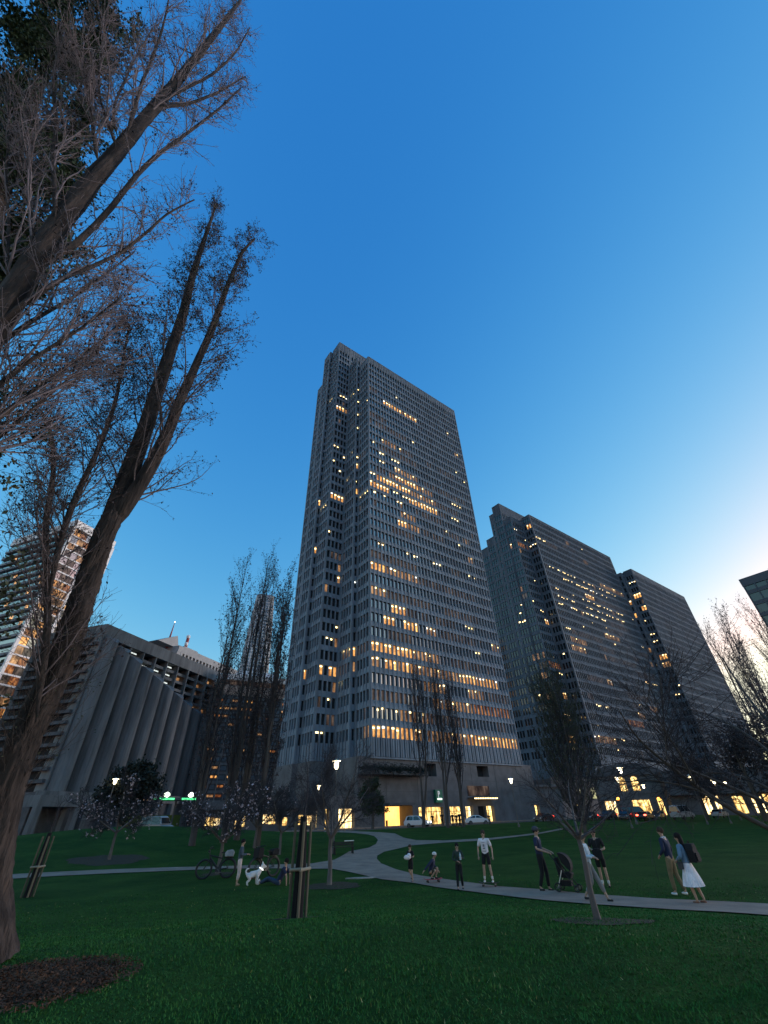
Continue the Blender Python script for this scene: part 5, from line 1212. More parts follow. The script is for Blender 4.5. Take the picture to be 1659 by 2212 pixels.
        for s, (kn, an), hp in zip((-1, 1), G, hips):
            b = len(tp); kn, an = Vector(kn), Vector(an); tp += [(*hp, 0.105), (*hp.lerp(kn, 0.5), 0.092)]; te += [(1, b), (b, b+1)]
            if trousers == 'long': tp += [(*kn, 0.072), (*kn.lerp(an, 0.5), 0.066), (*kn.lerp(an, 0.93), 0.056)]; te += [(b+1, b+2), (b+2, b+3), (b+3, b+4)]
            elif trousers == 'crop': tp += [(*kn, 0.078), (*kn.lerp(an, 0.45), 0.072), (*kn.lerp(an, 0.72), 0.058)]; te += [(b+1, b+2), (b+2, b+3), (b+3, b+4)]
            else: tp += [(*hp.lerp(kn, 0.88), 0.088)]; te += [(b+1, b+2)]
        skin_mesh('trousers' if trousers != 'short' else 'shorts', tp, te, bottom, r, 2)
    for kn, an in G:
        an = Vector(an); kn = Vector(kn); fl_ = abs((an - kn).normalized().y) >= 0.8
        f_ = Vector((0, 0, 1)) if fl_ else Vector((0, 1, 0)); d_ = Vector((0, 0.045, 0)) if fl_ else Vector((0, 0, -0.045))
        skin_mesh('shoe', [(*(an + d_ - f_ * 0.04), 0.046, 0.042), (*(an + d_ + f_ * 0.05), 0.048, 0.038), (*(an + d_ + f_ * 0.15), 0.040, 0.028)], [(0, 1), (1, 2)], shoe, r, 1)
        if sock: skin_mesh('sock', [(*an, 0.046), (*an.lerp(kn, 0.4), 0.052)], [(0, 1)], sock, r, 1)
    return r, k, hands
PALE = cloth('pale pink trousers', (0.62, 0.50, 0.46)); NAVY = cloth('navy cloth', (0.018, 0.026, 0.06)); BLK = cloth('black cloth', (0.010, 0.010, 0.011)); TEAL = cloth('slate blue knit', (0.06, 0.085, 0.11))
WHT = cloth('white cotton', (0.80, 0.74, 0.74)); GRN = cloth('dark green cloth', (0.025, 0.045, 0.035)); TAN = cloth('tan trousers', (0.20, 0.145, 0.075)); DENIM = cloth('pale denim', (0.14, 0.24, 0.34)); ICE = cloth('ice blue cotton', (0.42, 0.52, 0.58))
WSHOE = cloth('white shoes', (0.72, 0.70, 0.66)); BSHOE = cloth('dark shoes', (0.03, 0.025, 0.025)); TSHOE = cloth('tan boots', (0.22, 0.16, 0.09)); RSHOE = cloth('reddish sandals', (0.22, 0.09, 0.06)); NVJ = cloth('navy jeans', (0.03, 0.055, 0.10)); GRY = cloth('grey cloth', (0.20, 0.19, 0.18))
def held(name, r, c, parts, label, cat):
    """a thing in a hand: top-level, placed with the person's transform"""
    return None
def world_of(r, p):
    k = r.scale[0]; a = r.rotation_euler[2]; c, s = math.cos(a), math.sin(a); x, y, z = p[0]*k, p[1]*k, p[2]*k
    return Vector((r.location.x + x*c - y*s, r.location.y + x*s + y*c, r.location.z + z))
# woman with phone
r, k, h = person(511, 1914, 1.68, 78, 'standing woman in slate sweater and pale trousers looking at her phone', TEAL, PALE, TSHOE, arms=[((-0.23, 0.05, 1.14), (-0.10, 0.30, 1.14)), ((0.23, 0.05, 1.14), (0.10, 0.32, 1.16))], sleeves='long', trousers='crop', lean=(0, 0.02), slim=0.9)
p = world_of(r, (0.0, 0.45, 1.2)); m = MB(); m.box(-0.04, 0.04, -0.005, 0.005, -0.08, 0.08); o = m.build('phone', BLACK, None, tuple(p)); o.rotation_euler = (R(-50), 0, R(-78)); tag(o, 'dark phone in the hands of the woman in pale trousers', 'phone')
# reclining man
g = ground_hit(601, 1912)
person(0, 0, 1.78, -84, 'man in navy leaning back on his hands on the grass by the white dog', NAVY, NVJ, WSHOE, loc=g, torso=dict(pelvis=(0, 0, 0.13), chest=(0, -0.16, 0.40), neck=(0, -0.27, 0.62), head=(0, -0.28, 0.79)),
       arms=[((-0.26, -0.42, 0.33), (-0.24, -0.44, 0.07)), ((0.26, -0.42, 0.33), (0.24, -0.44, 0.07))], legs=[((-0.13, 0.45, 0.26), (-0.14, 0.84, 0.07)), ((0.13, 0.47, 0.18), (0.12, 0.90, 0.07))])
# children on the path
r, k, h = person(889, 1906, 1.30, 215, 'child in black t-shirt and shorts walking with a white bundle, leftmost on the path', BLK, BLK, BSHOE, hair=HAIRN, arms=[((-0.27, 0.04, 1.17), (-0.05, 0.24, 1.15)), ((0.27, 0.02, 1.17), (0.10, 0.24, 1.10))], legs=[((-0.10, 0.08, 0.50), (-0.10, 0.02, 0.08)), ((0.10, 0.02, 0.52), (0.11, -0.28, 0.20))], trousers='short', slim=0.9)
m = MB(); m.ball((0, 0, 0), (0.16, 0.08, 0.09), 12, 8); m.ball((0.08, 0, 0.07), (0.09, 0.07, 0.08), 10, 8); o = m.build('cloth_bundle', WHT, None, tuple(world_of(r, (0.02, 0.30, 1.16))), smooth=True); tag(o, 'white cloth bundle in the arms of the child in black', 'bundle')
def skateboard(loc, rz, deckm, label):
    s = empty('skateboard', tuple(loc), rz, label, 'skateboard', 'skateboards under the children')
    m = MB(); vs = [(-0.40, 0.13), (-0.30, 0.095), (0.30, 0.095), (0.40, 0.13)]
    pr = [(x, z) for x, z in vs] + [(x, z + 0.014) for x, z in reversed(vs)]; m.prism(pr, 1, -0.10, 0.10); m.build('deck', deckm, s)
    for x in (-0.24, 0.24):
        m = MB(); m.box(x - 0.02, x + 0.02, -0.09, 0.09, 0.045, 0.095); m.build('truck', STEEL, s)
        for y in (-0.10, 0.10): m = MB(); m.tube([(x, y - 0.02, 0.03), (x, y + 0.02, 0.03)], 0.03, 12); m.build('wheel', BLACK, s)
    return s
g = ground_hit(936, 1908); skateboard(g + Vector((0, 0, 0.03)), R(12), mat('red deck paint', (0.42, 0.03, 0.05), 0.5), 'red skateboard under the crouching child')
person(0, 0, 1.45, 112, 'crouching child in white cap and navy top on a red skateboard', NAVY, cloth('brown shorts', (0.06, 0.05, 0.03)), BSHOE, loc=g + Vector((0, 0, 0.14)), torso=dict(pelvis=(0, -0.12, 0.30), chest=(0, 0.0, 0.58), neck=(0, 0.10, 0.80), head=(0, 0.18, 0.95)),
       arms=[((-0.30, 0.0, 0.55), (-0.32, 0.20, 0.34)), ((0.34, -0.12, 0.55), (0.46, -0.30, 0.36))], legs=[((-0.14, 0.26, 0.46), (-0.12, 0.12, 0.08)), ((0.16, 0.24, 0.38), (0.14, -0.04, 0.08))], hat=WSHOE, sleeves='long', trousers='short', slim=0.95)
r, k, h = person(996, 1922, 1.42, 190, 'boy in dark green with a pale blue bottle, second child from the white t-shirt', GRN, BLK, BSHOE, hair=HAIRD, arms=[((-0.28, 0.02, 1.15), (-0.16, 0.24, 1.20)), ((0.26, 0.05, 1.13), (0.02, 0.22, 1.06))], legs=[((-0.09, 0.14, 0.52), (-0.10, -0.10, 0.09)), ((0.10, 0.12, 0.52), (0.12, 0.20, 0.08))], sleeves='long', slim=0.88)
r['label'] = 'boy in dark green clothes walking with a pale blue bottle, beside the white t-shirt'
m = MB(); m.lathe([(0.035, 0), (0.035, 0.16), (0.015, 0.20), (0.015, 0.23)], (0, 0, 0), 12); o = m.build('bottle', mat('pale blue plastic', (0.35, 0.5, 0.58), 0.3), None, tuple(world_of(r, (-0.14, 0.34, 1.12)))); tag(o, 'pale blue bottle held by the boy in dark green', 'bottle')
g = ground_hit(1058, 1917); skateboard(g + Vector((0, 0, 0.03)), R(-20), BLACK, 'dark skateboard under the boy in the white t-shirt')
r, k, h = person(0, 0, 1.66, 200, 'boy in printed white t-shirt and black shorts standing on a dark skateboard', WHT, BLK, WSHOE, loc=g + Vector((0, 0, 0.14)), hair=HAIRN, arms=[((-0.30, -0.03, 1.13), (-0.31, 0.06, 0.88)), ((0.30, -0.03, 1.13), (0.30, 0.05, 0.88))], legs=[((-0.13, 0.05, 0.50), (-0.17, 0.0, 0.09)), ((0.13, 0.05, 0.50), (0.17, -0.02, 0.09))], trousers='short', sock=WSHOE, slim=0.97)
m = MB()
for x0, x1, z0, z1 in ((-0.09, 0.10, 1.33, 1.345), (-0.05, 0.07, 1.305, 1.32), (-0.03, 0.04, 1.18, 1.27), (-0.05, 0.05, 1.10, 1.15), (-0.07, 0.08, 1.02, 1.045)): m.box(x0, x1, 0.138, 0.146, z0, z1)
m.build('shirt_print', cloth('faded grey print', (0.30, 0.27, 0.29)), r)
# man and stroller
r, k, h = person(1181, 1926, 1.88, 120, 'tall man in navy t-shirt and dark cap pushing a stroller', NAVY, BLK, BSHOE, arms=[((-0.30, 0.0, 1.15), (-0.22, 0.32, 1.05)), ((0.30, 0.0, 1.15), (0.22, 0.34, 1.05))], legs=[((-0.10, 0.10, 0.52), (-0.11, 0.08, 0.08)), ((0.10, 0.0, 0.50), (0.11, -0.16, 0.10))], hat=cloth('grey cap', (0.06, 0.06, 0.07)), slim=1.08)
s = empty('stroller', tuple(world_of(r, (0, 0.72, 0)) * 1.0), R(-120), 'black stroller with pale frame tubes pushed by the tall man', 'stroller'); s.location.z = ground_z(s.location.x, s.location.y) + 0.03
PALEM = mat('pale aluminium tube', (0.55, 0.54, 0.52), 0.35, 0.1, 4.0, metal=0.6)
m = MB()
for x in (-0.24, 0.24): m.tube([(x, -0.34, 1.03), (x, -0.28, 0.95), (x, 0.10, 0.45), (x, 0.36, 0.12)], 0.018, 8); m.tube([(x, -0.26, 0.12), (x, -0.02, 0.60)], 0.016, 8, 1)
m.tube([(-0.24, -0.34, 1.03), (0.24, -0.34, 1.03)], 0.02, 8); m.tube([(-0.24, -0.26, 0.12), (0.24, -0.26, 0.12)], 0.012, 8); m.build('frame', [BLACK, PALEM], s)
m = MB(); m.prism([(-0.18, 0.40), (0.22, 0.36), (0.30, 0.50), (0.20, 0.55), (-0.02, 0.52), (-0.16, 0.95), (-0.24, 0.92)], 0, -0.21, 0.21); m.build('seat', BLK, s, bevel=0.02)
m = MB()
for i in range(7):
    a = R(100 - 22 * i * 0.85); b = R(100 - 22 * (i + 1) * 0.85)
    m.prism([(0.02 - 0.30 * math.cos(a) * 0, 0.80), (-0.02 + 0.34 * math.cos(a), 0.74 + 0.34 * math.sin(a)), (-0.02 + 0.34 * math.cos(b), 0.74 + 0.34 * math.sin(b))], 0, -0.22, 0.22)
m.build('canopy', BLK, s)
m = MB(); m.box(-0.18, 0.18, -0.2, 0.2, 0.16, 0.30); m.build('basket', BLK, s)
for x, y, rr in ((-0.27, -0.26, 0.13), (0.27, -0.26, 0.13), (-0.23, 0.37, 0.10), (0.23, 0.37, 0.10)):
    m = MB(); m.torus((x, y, rr), (1, 0, 0), rr - 0.02, 0.02, 20, 8); wv = m.build('wheel', BLACK, s)
    m = MB(); m.tube([(x - 0.015, y, rr), (x + 0.015, y, rr)], 0.03, 10)
    for i in range(5): a = 2*math.pi*i/5; m.tube([(x, y, rr), (x, y + (rr-0.02)*math.cos(a), rr + (rr-0.02)*math.sin(a))], 0.007, 5)
    m.build('hub', STEEL, wv)
# woman in pale blue, man in black
person(1290, 1949, 1.72, 128, 'fair haired woman in pale blue top and grey trousers mid-stride behind the young tree', ICE, GRY, BSHOE, hair=HAIRB, longhair=True, arms=[((-0.26, 0.04, 1.15), (-0.12, 0.24, 1.10)), ((0.26, 0.04, 1.15), (0.14, 0.26, 1.12))], legs=[((-0.09, 0.18, 0.52), (-0.10, 0.34, 0.10)), ((0.09, 0.02, 0.50), (0.10, -0.30, 0.14))], sleeves='long', slim=0.92, trousers='crop')
r, k, h = person(1311, 1917, 1.74, 205, 'man in black t-shirt, shorts and cap standing behind the young tree', BLK, BLK, BSHOE, arms=[((-0.28, 0.02, 1.14), (-0.08, 0.24, 1.10)), ((0.28, 0.02, 1.14), (0.10, 0.24, 1.10))], hat=BLK, trousers='short', sock=WSHOE, slim=1.05)
m = MB(); m.prism([(-0.16, -0.16), (0.16, -0.16), (0.18, 0.10), (0.10, 0.16), (-0.10, 0.16), (-0.18, 0.10)], 1, -0.07, 0.07); o = m.build('bag', BLK, None, tuple(world_of(r, (0, 0.33, 1.0))), bevel=0.02); o.rotation_euler = (0, 0, R(-205)); tag(o, 'black bag held by the man in black cap', 'bag')
# couple on the right
r, k, h = person(1473, 1934, 1.80, -40, 'man in dark jacket and tan trousers beside the woman in a white skirt', NAVY, TAN, WSHOE, hair=HAIRN, sleeves='long', arms=[((-0.28, 0.0, 1.15), (-0.18, 0.20, 1.00)), ((0.28, -0.02, 1.15), (0.26, 0.06, 0.90))], legs=[((-0.10, 0.10, 0.50), (-0.10, 0.12, 0.08)), ((0.10, 0.0, 0.50), (0.11, -0.12, 0.09))])
m = MB(); m.torus((0, 0.0, 1.455), (0, 0.25, 1), 0.075, 0.028, 20, 8); m.build('collar', WHT, r)
r, k, h = person(1515, 1953, 1.68, -38, 'dark haired woman in denim jacket and white pleated skirt with a backpack', DENIM, WHT, RSHOE, longhair=True, sleeves='long', skirt=(0.98, 0.42, 0.36), arms=[((-0.27, 0.02, 1.15), (-0.14, 0.22, 1.05)), ((0.27, 0.02, 1.15), (0.16, 0.20, 0.98))], legs=[((-0.09, 0.08, 0.48), (-0.09, 0.04, 0.08)), ((0.09, 0.0, 0.48), (0.10, -0.10, 0.09))], slim=0.92)
bp_ = empty('backpack', tuple(world_of(r, (0.05, -0.24, 1.0))), R(38), 'black backpack on the back of the woman in the white skirt', 'backpack')
m = MB(); m.prism([(-0.16, 0.0), (0.16, 0.0), (0.18, 0.30), (0.12, 0.46), (-0.12, 0.46), (-0.18, 0.30)], 1, -0.13, 0.10); m.build('pack_body', BLK, bp_, bevel=0.03)
m = MB(); m.box(-0.12, 0.12, -0.17, -0.13, 0.04, 0.24); m.build('pocket', BLK, bp_, bevel=0.01); m = MB(); m.tube([(-0.04, 0, 0.46), (-0.03, 0, 0.52), (0.03, 0, 0.52), (0.04, 0, 0.46)], 0.012, 6); m.build('handle', BLK, bp_)
m = MB(); m.prism([(-0.11, -0.09), (0.11, -0.09), (0.11, 0.09), (-0.11, 0.09)], 1, -0.04, 0.04); m.tube([(-0.1, 0, 0.09), (-0.08, -0.02, 0.35), (0.08, -0.02, 0.35), (0.1, 0, 0.09)], 0.008, 6, 0); o = m.build('handbag', cloth('grey bag', (0.05, 0.05, 0.05)), None, tuple(world_of(r, (-0.27, 0.10, 0.93)))); o.rotation_euler = (0, 0, R(38)); tag(o, 'small dark handbag at the hip of the woman in the white skirt', 'handbag')
# silhouettes by the kerb: one figure, copied
sil = []
for i, (px, hpy, d, face, lb) in enumerate([(934, 1757, 84, 180, 'dark figure nearest the white hatchback before the yellow doorway'), (955, 1754, 83, 170, 'lone dark figure standing in front of the widest yellow window'), (978, 1755, 82, 200, 'dark figure left of a close group between two poplars'),
        (986, 1756, 83, 150, 'dark figure in the middle of the group between two poplars'), (993, 1753, 81, 210, 'dark figure right of the group between two poplars'), (1001, 1756, 82, 190, 'dark figure against the right poplar trunk by the kerb'), (1057, 1757, 86, 185, 'dark figure in the doorway right of the white sedan')]):
    p = at(px, 1770, d); z = ground_z(p.x, p.y)
    if not sil:
        r, k, h = person(0, 0, 1.75, face, lb, BLK, BLK, BSHOE, loc=Vector((p.x, p.y, z)), group='dark figures by the kerb'); sil.append(r); o = r
    else: o = copy_tree(sil[0])
    o.location = (p.x, p.y, z + 0.0); o.rotation_euler = (0, 0, R(-face)); s_ = (at(px, hpy, d).z - z) / 1.76
    o.scale = (max(0.9, min(1.12, s_)),) * 3; o['label'] = lb; o['group'] = 'dark figures by the kerb'
# ---------------------------------------------------------------- white dog
g = ground_hit(543, 1913); dg_ = empty('dog', tuple(g), R(-62), scale=1.3, label='small white dog with upright ears and glowing collar, between the woman and the reclining man', cat='dog')
DOGW = mat('white dog fur', (0.72, 0.69, 0.66), 0.95, 0.1, 10.0, 0.6, 60)
pts = [(0, 0.0, 0.30, 0.085, 0.095), (0, 0.13, 0.315, 0.095, 0.105), (0, 0.22, 0.35, 0.075, 0.085), (0, 0.29, 0.44, 0.055, 0.06), (0, 0.34, 0.50, 0.062, 0.062), (0, 0.42, 0.485, 0.034, 0.032), (0, 0.47, 0.475, 0.022, 0.02),
       (0, -0.14, 0.285, 0.075, 0.085), (0, -0.21, 0.31, 0.035), (0, -0.26, 0.39, 0.028), (0, -0.22, 0.46, 0.026), (0, -0.15, 0.46, 0.018)]
ed = [(0, 1), (1, 2), (2, 3), (3, 4), (4, 5), (5, 6), (0, 7), (7, 8), (8, 9), (9, 10), (10, 11)]
for s in (-1, 1):
    b = len(pts); pts += [(0.065*s, 0.17, 0.22, 0.042), (0.07*s, 0.155, 0.13, 0.028), (0.07*s, 0.17, 0.035, 0.022), (0.07*s, 0.20, 0.016, 0.022)]; ed += [(1, b), (b, b+1), (b+1, b+2), (b+2, b+3)]
    b = len(pts); pts += [(0.065*s, -0.12, 0.22, 0.052), (0.07*s, -0.08, 0.16, 0.036), (0.07*s, -0.17, 0.10, 0.022), (0.07*s, -0.155, 0.03, 0.020), (0.07*s, -0.125, 0.016, 0.022)]; ed += [(7, b), (b, b+1), (b+1, b+2), (b+2, b+3), (b+3, b+4)]
    b = len(pts); pts += [(0.042*s, 0.325, 0.565, 0.022), (0.05*s, 0.315, 0.63, 0.008)]; ed += [(4, b), (b, b+1)]
skin_mesh('body', pts, ed, DOGW, dg_, 2)
m = MB(); m.torus((0, 0.285, 0.43), (0, 0.6, 1), 0.078, 0.014, 24, 8); m.build('glowing_collar', lamp_mat('collar light', (1.0, 0.98, 0.92), 1.6), dg_)
m = MB(); m.ball((0, 0.492, 0.478), 0.014, 8, 6)
for s in (-1, 1): m.ball((0.03*s, 0.385, 0.515), 0.011, 8, 6)
m.build('nose_and_eyes', BLACK, dg_)
# ---------------------------------------------------------------- bicycles
def bicycle(loc, rz, tilt, label, bag, steer=0.0):
    b = empty('bicycle', tuple(loc), 0, label, 'bicycle', 'dark bicycles on the grass', scale=1.1); b.rotation_euler = (tilt, 0, rz)
    BK = mat('black bicycle frame', (0.010, 0.010, 0.011), 0.35, 0.2, 4.0); wb = 1.08; R0 = 0.34
    for xw in (0.0, wb):
        m = MB(); m.torus((xw, 0, R0 + 0.03), (0, 1, 0), R0, 0.048, 36, 10); wh = m.build('wheel', BLACK, b)
        m = MB(); m.torus((xw, 0, R0 + 0.03), (0, 1, 0), R0 - 0.035, 0.011, 36, 6); m.build('rim', STEEL, wh)
        m = MB(); m.tube([(xw, -0.045, R0 + 0.03), (xw, 0.045, R0 + 0.03)], 0.03, 10)
        for i in range(18):
            a = 2*math.pi*i/18; m.tube([(xw, 0.02 * (-1) ** i, R0 + 0.03), (xw + (R0-0.035)*math.cos(a), 0, R0 + 0.03 + (R0-0.035)*math.sin(a))], 0.0022, 4)
        m.build('spokes', STEEL, wh)
    F, B_ = Vector((0, 0, R0 + 0.03)), Vector((wb, 0, R0 + 0.03)); bb = Vector((0.64, 0, 0.33)); hd, hd2 = Vector((0.16, 0, 0.90)), Vector((0.20, 0, 0.78)); st = Vector((0.80, 0, 0.84))
    m = MB(); m.tube([hd2, bb], 0.048, 10); m.tube([hd + Vector((0.02, 0, -0.03)), st + Vector((-0.04, 0, -0.1))], 0.03, 10); m.tube([bb, st], 0.027, 10)
    for y in (-0.05, 0.05): m.tube([bb + Vector((0, y*0.5, 0)), B_ + Vector((0, y, 0))], 0.012, 8); m.tube([st + Vector((-0.03, y*0.3, -0.12)), B_ + Vector((0, y, 0))], 0.010, 8)
    m.tube([hd2, hd], 0.026, 10); m.box(0.53, 0.75, -0.07, 0.07, 0.24, 0.42); m.build('frame', BK, b)
    m = MB()
    for y in (-0.055, 0.055): m.tube([hd2 + Vector((0, y*0.8, -0.02)), F + Vector((0, y, 0))], 0.015, 8)
    m.tube([hd2 + Vector((0, -0.05, -0.02)), hd2 + Vector((0, 0.05, -0.02))], 0.018, 8); m.build('fork', BK, b)
    m = MB(); m.tube([hd, hd + Vector((-0.03, 0, 0.24))], 0.018, 8); m.tube([hd + Vector((0.12, -0.33, 0.27)), hd + Vector((-0.02, -0.12, 0.25)), hd + Vector((-0.02, 0.12, 0.25)), hd + Vector((0.12, 0.33, 0.27))], 0.017, 8); m.box(0.06, 0.15, -0.05, 0.05, 0.98, 1.06); m.build('handlebar', BK, b)
    m = MB(); m.tube([st, st + Vector((0.03, 0, 0.10))], 0.014, 8); m.prism([(-0.03, -0.02), (0.20, -0.09), (0.24, 0.0), (0.20, 0.09), (-0.03, 0.02)], 2, 0, 0.045)
    vs = m.v; m.v = vs[:-10] + [(x + 0.72, y, z + 0.93) for x, y, z in vs[-10:]]; m.build('saddle', BLACK, b)
    m = MB(); m.torus((0.64, -0.05, 0.33), (0, 1, 0), 0.085, 0.010, 20, 6); m.tube([(0.64, -0.07, 0.33), (0.76, -0.09, 0.21)], 0.010, 6); m.tube([(0.64, 0.07, 0.33), (0.52, 0.09, 0.45)], 0.010, 6); m.box(0.72, 0.82, -0.17, -0.09, 0.20, 0.22); m.box(0.48, 0.57, 0.09, 0.17, 0.44, 0.46); m.build('crank', STEEL, b)
    m = MB(); m.tube([(0.86, -0.06, 0.76), (1.28, -0.06, 0.77)], 0.008, 6); m.tube([(0.86, 0.06, 0.76), (1.28, 0.06, 0.77)], 0.008, 6); m.tube([(1.1, -0.06, 0.77), (1.08, -0.06, 0.40)], 0.007, 6); m.tube([(1.1, 0.06, 0.77), (1.08, 0.06, 0.40)], 0.007, 6); m.build('rear_rack', BK, b)
    m = MB(); m.prism([(0.88, 0.78), (1.26, 0.78), (1.30, 0.98), (1.2, 1.05), (0.95, 1.03), (0.86, 0.92)], 1, -0.15, 0.15); m.build('rear_bag', bag, b, bevel=0.03)
    m = MB(); m.torus((wb, 0, R0 + 0.03), (0, 1, 0), R0 + 0.055, 0.014, 20, 6, 0, R(-10), R(110)); m.build('mudguard', BK, b)
    return b
g0 = ground_hit(436, 1900); g1 = ground_hit(489, 1897); v = g1 - g0
bk1 = bicycle(g0, math.atan2(v.y, v.x), R(-9), 'dark bicycle leaning on the cherry trunk, pale bag on its rear rack', mat('pale grey bag', (0.26, 0.27, 0.27), 0.8))
g0 = ground_hit(548, 1899); bk2 = bicycle(g0, R(52), R(-4), 'second dark bicycle seen at an angle behind the white dog, loaded with black bags', BLK)
m = MB(); m.prism([(-0.02, 0.72), (0.30, 0.70), (0.33, 1.1), (0.02, 1.12)], 1, -0.2, 0.2); m.build('front_bag', BLK, bk2, bevel=0.03)
# ---------------------------------------------------------------- cars
CWHT = mat('white car paint', (0.68, 0.68, 0.68), 0.25, 0.04, 1.0); CDRK = mat('dark car paint', (0.025, 0.026, 0.03), 0.25, 0.2, 1.0); CSIL = mat('silver car paint', (0.28, 0.29, 0.30), 0.3, 0.1, 1.0)
HEAD = lamp_mat('headlight', (1.0, 0.93, 0.75), 14.0); TAIL = lamp_mat('tail light', (1.0, 0.05, 0.02), 16.0); TOFF = mat('unlit red lens', (0.2, 0.01, 0.01), 0.3); HOFF = mat('unlit clear lens', (0.5, 0.5, 0.5), 0.2)
CARS = {}
def car(kind, loc, rz, paint, label, head=False, tail=False, group=None, name='parked_car'):
    """front towards local +x"""
    c = empty(name, tuple(loc), rz, label, 'car', group)
    if kind == 'suv': L_, W_, prof, roof = 4.5, 1.84, [(-2.2, 0.35), (-2.25, 0.75), (-2.15, 1.0), (-1.6, 1.05), (1.05, 1.04), (1.9, 0.92), (2.22, 0.72), (2.25, 0.4)], [(-2.05, 1.0), (-1.75, 1.60), (-1.2, 1.68), (0.1, 1.66), (0.45, 1.55), (1.15, 1.03)]
    elif kind == 'sedan': L_, W_, prof, roof = 4.7, 1.82, [(-2.3, 0.35), (-2.35, 0.7), (-2.2, 0.98), (-1.5, 1.02), (1.1, 0.98), (2.0, 0.85), (2.32, 0.65), (2.35, 0.38)], [(-1.85, 0.98), (-1.05, 1.38), (-0.4, 1.45), (0.3, 1.42), (1.25, 0.97)]
    else: L_, W_, prof, roof = 5.2, 1.98, [(-2.55, 0.4), (-2.6, 1.0), (-2.55, 1.2), (1.5, 1.2), (2.3, 1.0), (2.55, 0.75), (2.58, 0.4)], [(-2.55, 1.18), (-2.5, 2.1), (-2.2, 2.22), (1.0, 2.2), (1.25, 2.05), (1.85, 1.18)]
    w = W_ / 2; n = len(prof); m = MB()
    for rr in (0,):
        vs = [(x, -w * 0.96, z) for x, z in prof] + [(x, w * 0.96, z) for x, z in prof] + [(x * 0.985, -w, 0.62) for x, z in prof] + [(x * 0.985, w, 0.62) for x, z in prof]
        m.prism(prof, 1, -w, w)
    rn = [(x, z) for x, z in roof]; k = len(rn)
    vs = []
    for s in (-1, 1):
        for x, z in rn: vs.append((x, s * (w * 0.97 - (z - rn[0][1]) * 0.28), z))
    fs = [tuple(range(k))[::-1], tuple(range(k, 2*k))] + [(i, (i+1) % k, (i+1) % k + k, i + k) for i in range(k)]
    m.add(vs, fs); m.build('body', paint, c, bevel=0.05)
    g_ = MB(); ins = 0.10
    zb = rn[0][1] + 0.05; zt = max(z for x, z in rn) - 0.10
    for s in (-1, 1):
        def yy(z): return s * (w * 0.97 - (z - rn[0][1]) * 0.28 + 0.012)
        xa, xb = rn[0][0] + 0.35, rn[-1][0] - 0.25; ta, tb = rn[1][0] + 0.22, rn[-2][0] - 0.12
        mid = (xa + xb) / 2 - 0.1
        for (p0, p1, q0, q1) in ((xa, mid - 0.05, ta, mid - 0.05), (mid + 0.05, xb, mid + 0.05, tb)):
            gg = MB(); gg.add([(p0, yy(zb), zb), (p1, yy(zb), zb), (q1, yy(zt), zt), (q0, yy(zt), zt)], [(0, 1, 2, 3)]); gg.build('window', GLASS2, c)
    for (x0, z0), (x1, z1) in ((rn[-1], rn[-2]), (rn[0], rn[1])):
        gg = MB(); o_ = 0.02 if x0 > 0 else -0.02
        a0, a1 = w * 0.86, w * 0.97 - (z1 - rn[0][1]) * 0.28 - 0.06
        t0, t1 = 0.10, 0.92; xa, za, xb, zb2 = x0 + (x1-x0)*t0 + o_, z0 + (z1-z0)*t0 + 0.012, x0 + (x1-x0)*t1 + o_, z0 + (z1-z0)*t1 + 0.012
        gg.add([(xa, -a0, za), (xa, a0, za), (xb, a1, zb2), (xb, -a1, zb2)], [(0, 1, 2, 3)]); gg.build('windscreen', GLASS2, c)
    for x in (-L_ * 0.29, L_ * 0.30):
        for s in (-1, 1):
            m = MB(); m.tube([(x, s * (w - 0.20), 0.33), (x, s * (w + 0.015), 0.33)], 0.33, 20); wh = m.build('wheel', BLACK, c)
            m = MB(); m.tube([(x, s * (w - 0.02), 0.33), (x, s * (w + 0.025), 0.33)], 0.2, 14); m.build('rim', STEEL, wh)
    zf = prof[-2][1]; xf = prof[-2][0]; zr = prof[1][1] + 0.1; xr = prof[1][0]
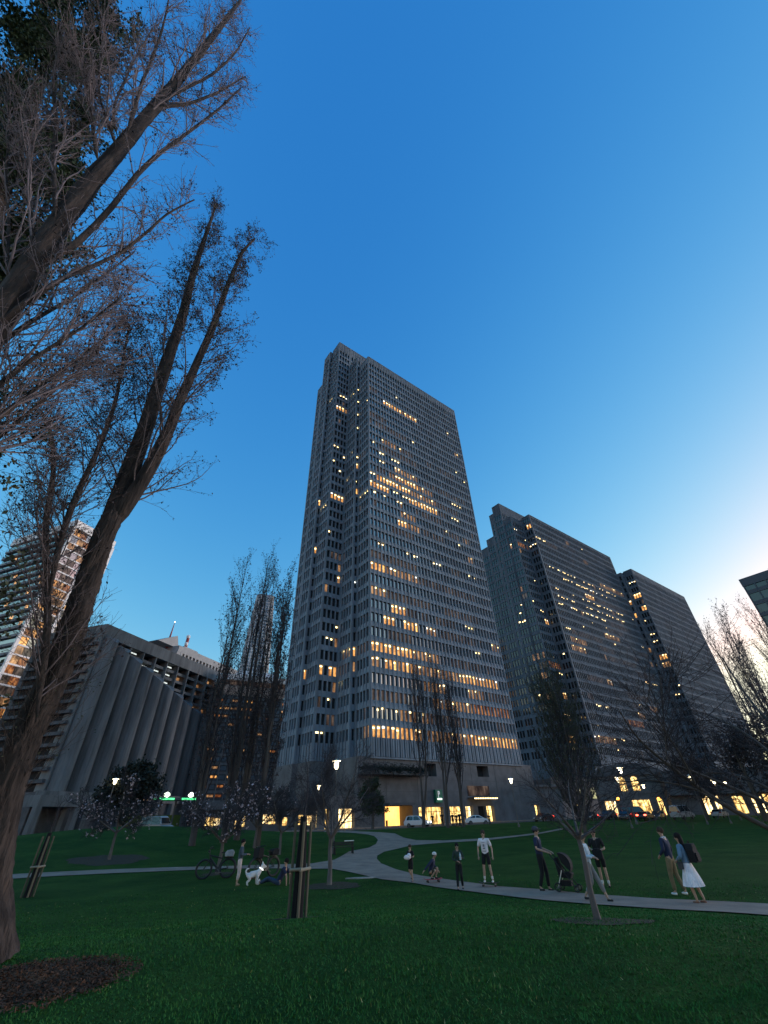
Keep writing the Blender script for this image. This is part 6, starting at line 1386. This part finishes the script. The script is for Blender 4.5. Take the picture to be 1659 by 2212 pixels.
    for s in (-1, 1):
        m = MB(); m.ball((xf - 0.10, s * w * 0.78, zf + 0.02), (0.16, 0.20, 0.11), 12, 8); m.build('headlight', HEAD if head else HOFF, c)
        m = MB(); m.box(xr - 0.03, xr + 0.10, s * w * 0.78 - 0.2, s * w * 0.78 + 0.2, zr, zr + 0.2); m.build('tail_light', TAIL if tail else TOFF, c)
    return c
def ploc(px, d): p = at(px, 1770, d); return Vector((p.x, p.y, max(0.48, ground_z(p.x, p.y) - 0.11)))
car('suv', ploc(902, 88.5), RZ - R(62), CWHT, 'white hatchback with lit headlights in front of the glowing garage', head=True)
car('sedan', ploc(1031, 98), RZ - R(40), CWHT, 'white sedan right of the three street poplars', name='parked_car')
car('van', ploc(342, 84), RZ - R(60), CSIL, 'pale van behind the mound under the green canopy', name='parked_van')
GT = 'traffic with lights on at the right'
car('van', ploc(1376, 118), RZ - R(70), mat('dark red van paint', (0.10, 0.012, 0.012), 0.3, 0.2, 1.0), 'dark red van among lit traffic under the arched windows', head=True, tail=True, group=GT, name='van')
car('suv', ploc(1352, 112), RZ + R(200), CDRK, 'dark car with red tail lights left of the red van', tail=True, group=GT, name='car')
car('sedan', ploc(1397, 110), RZ + R(8), CDRK, 'dark car with bright headlights right of the red van', head=True, tail=True, group=GT, name='car')
car('van', ploc(1478, 112), RZ - R(4), CSIL, 'pale van parked left of the bright doorways at right', group=GT, name='van')
car('sedan', ploc(1425, 116), RZ + R(190), CDRK, 'dark car with red tail lights under the right amber signal', tail=True, group=GT, name='car')
car('sedan', ploc(1276, 108), RZ + R(195), CDRK, 'dark car with one pair of red tail lights behind the dense poplar', tail=True, group=GT, name='car')
car('suv', ploc(1316, 112), RZ + R(185), CDRK, 'dark car with red tail lights between poplar and lit shopfront', tail=True, group=GT, name='car')
car('sedan', ploc(1175, 104), RZ + R(185), CDRK, 'dark car parked before the single lit podium doorway', tail=True, group=GT, name='car')
car('sedan', ploc(1560, 118), RZ + R(6), CSIL, 'silver car before the bright doorways at the far right', head=True, group=GT, name='car')
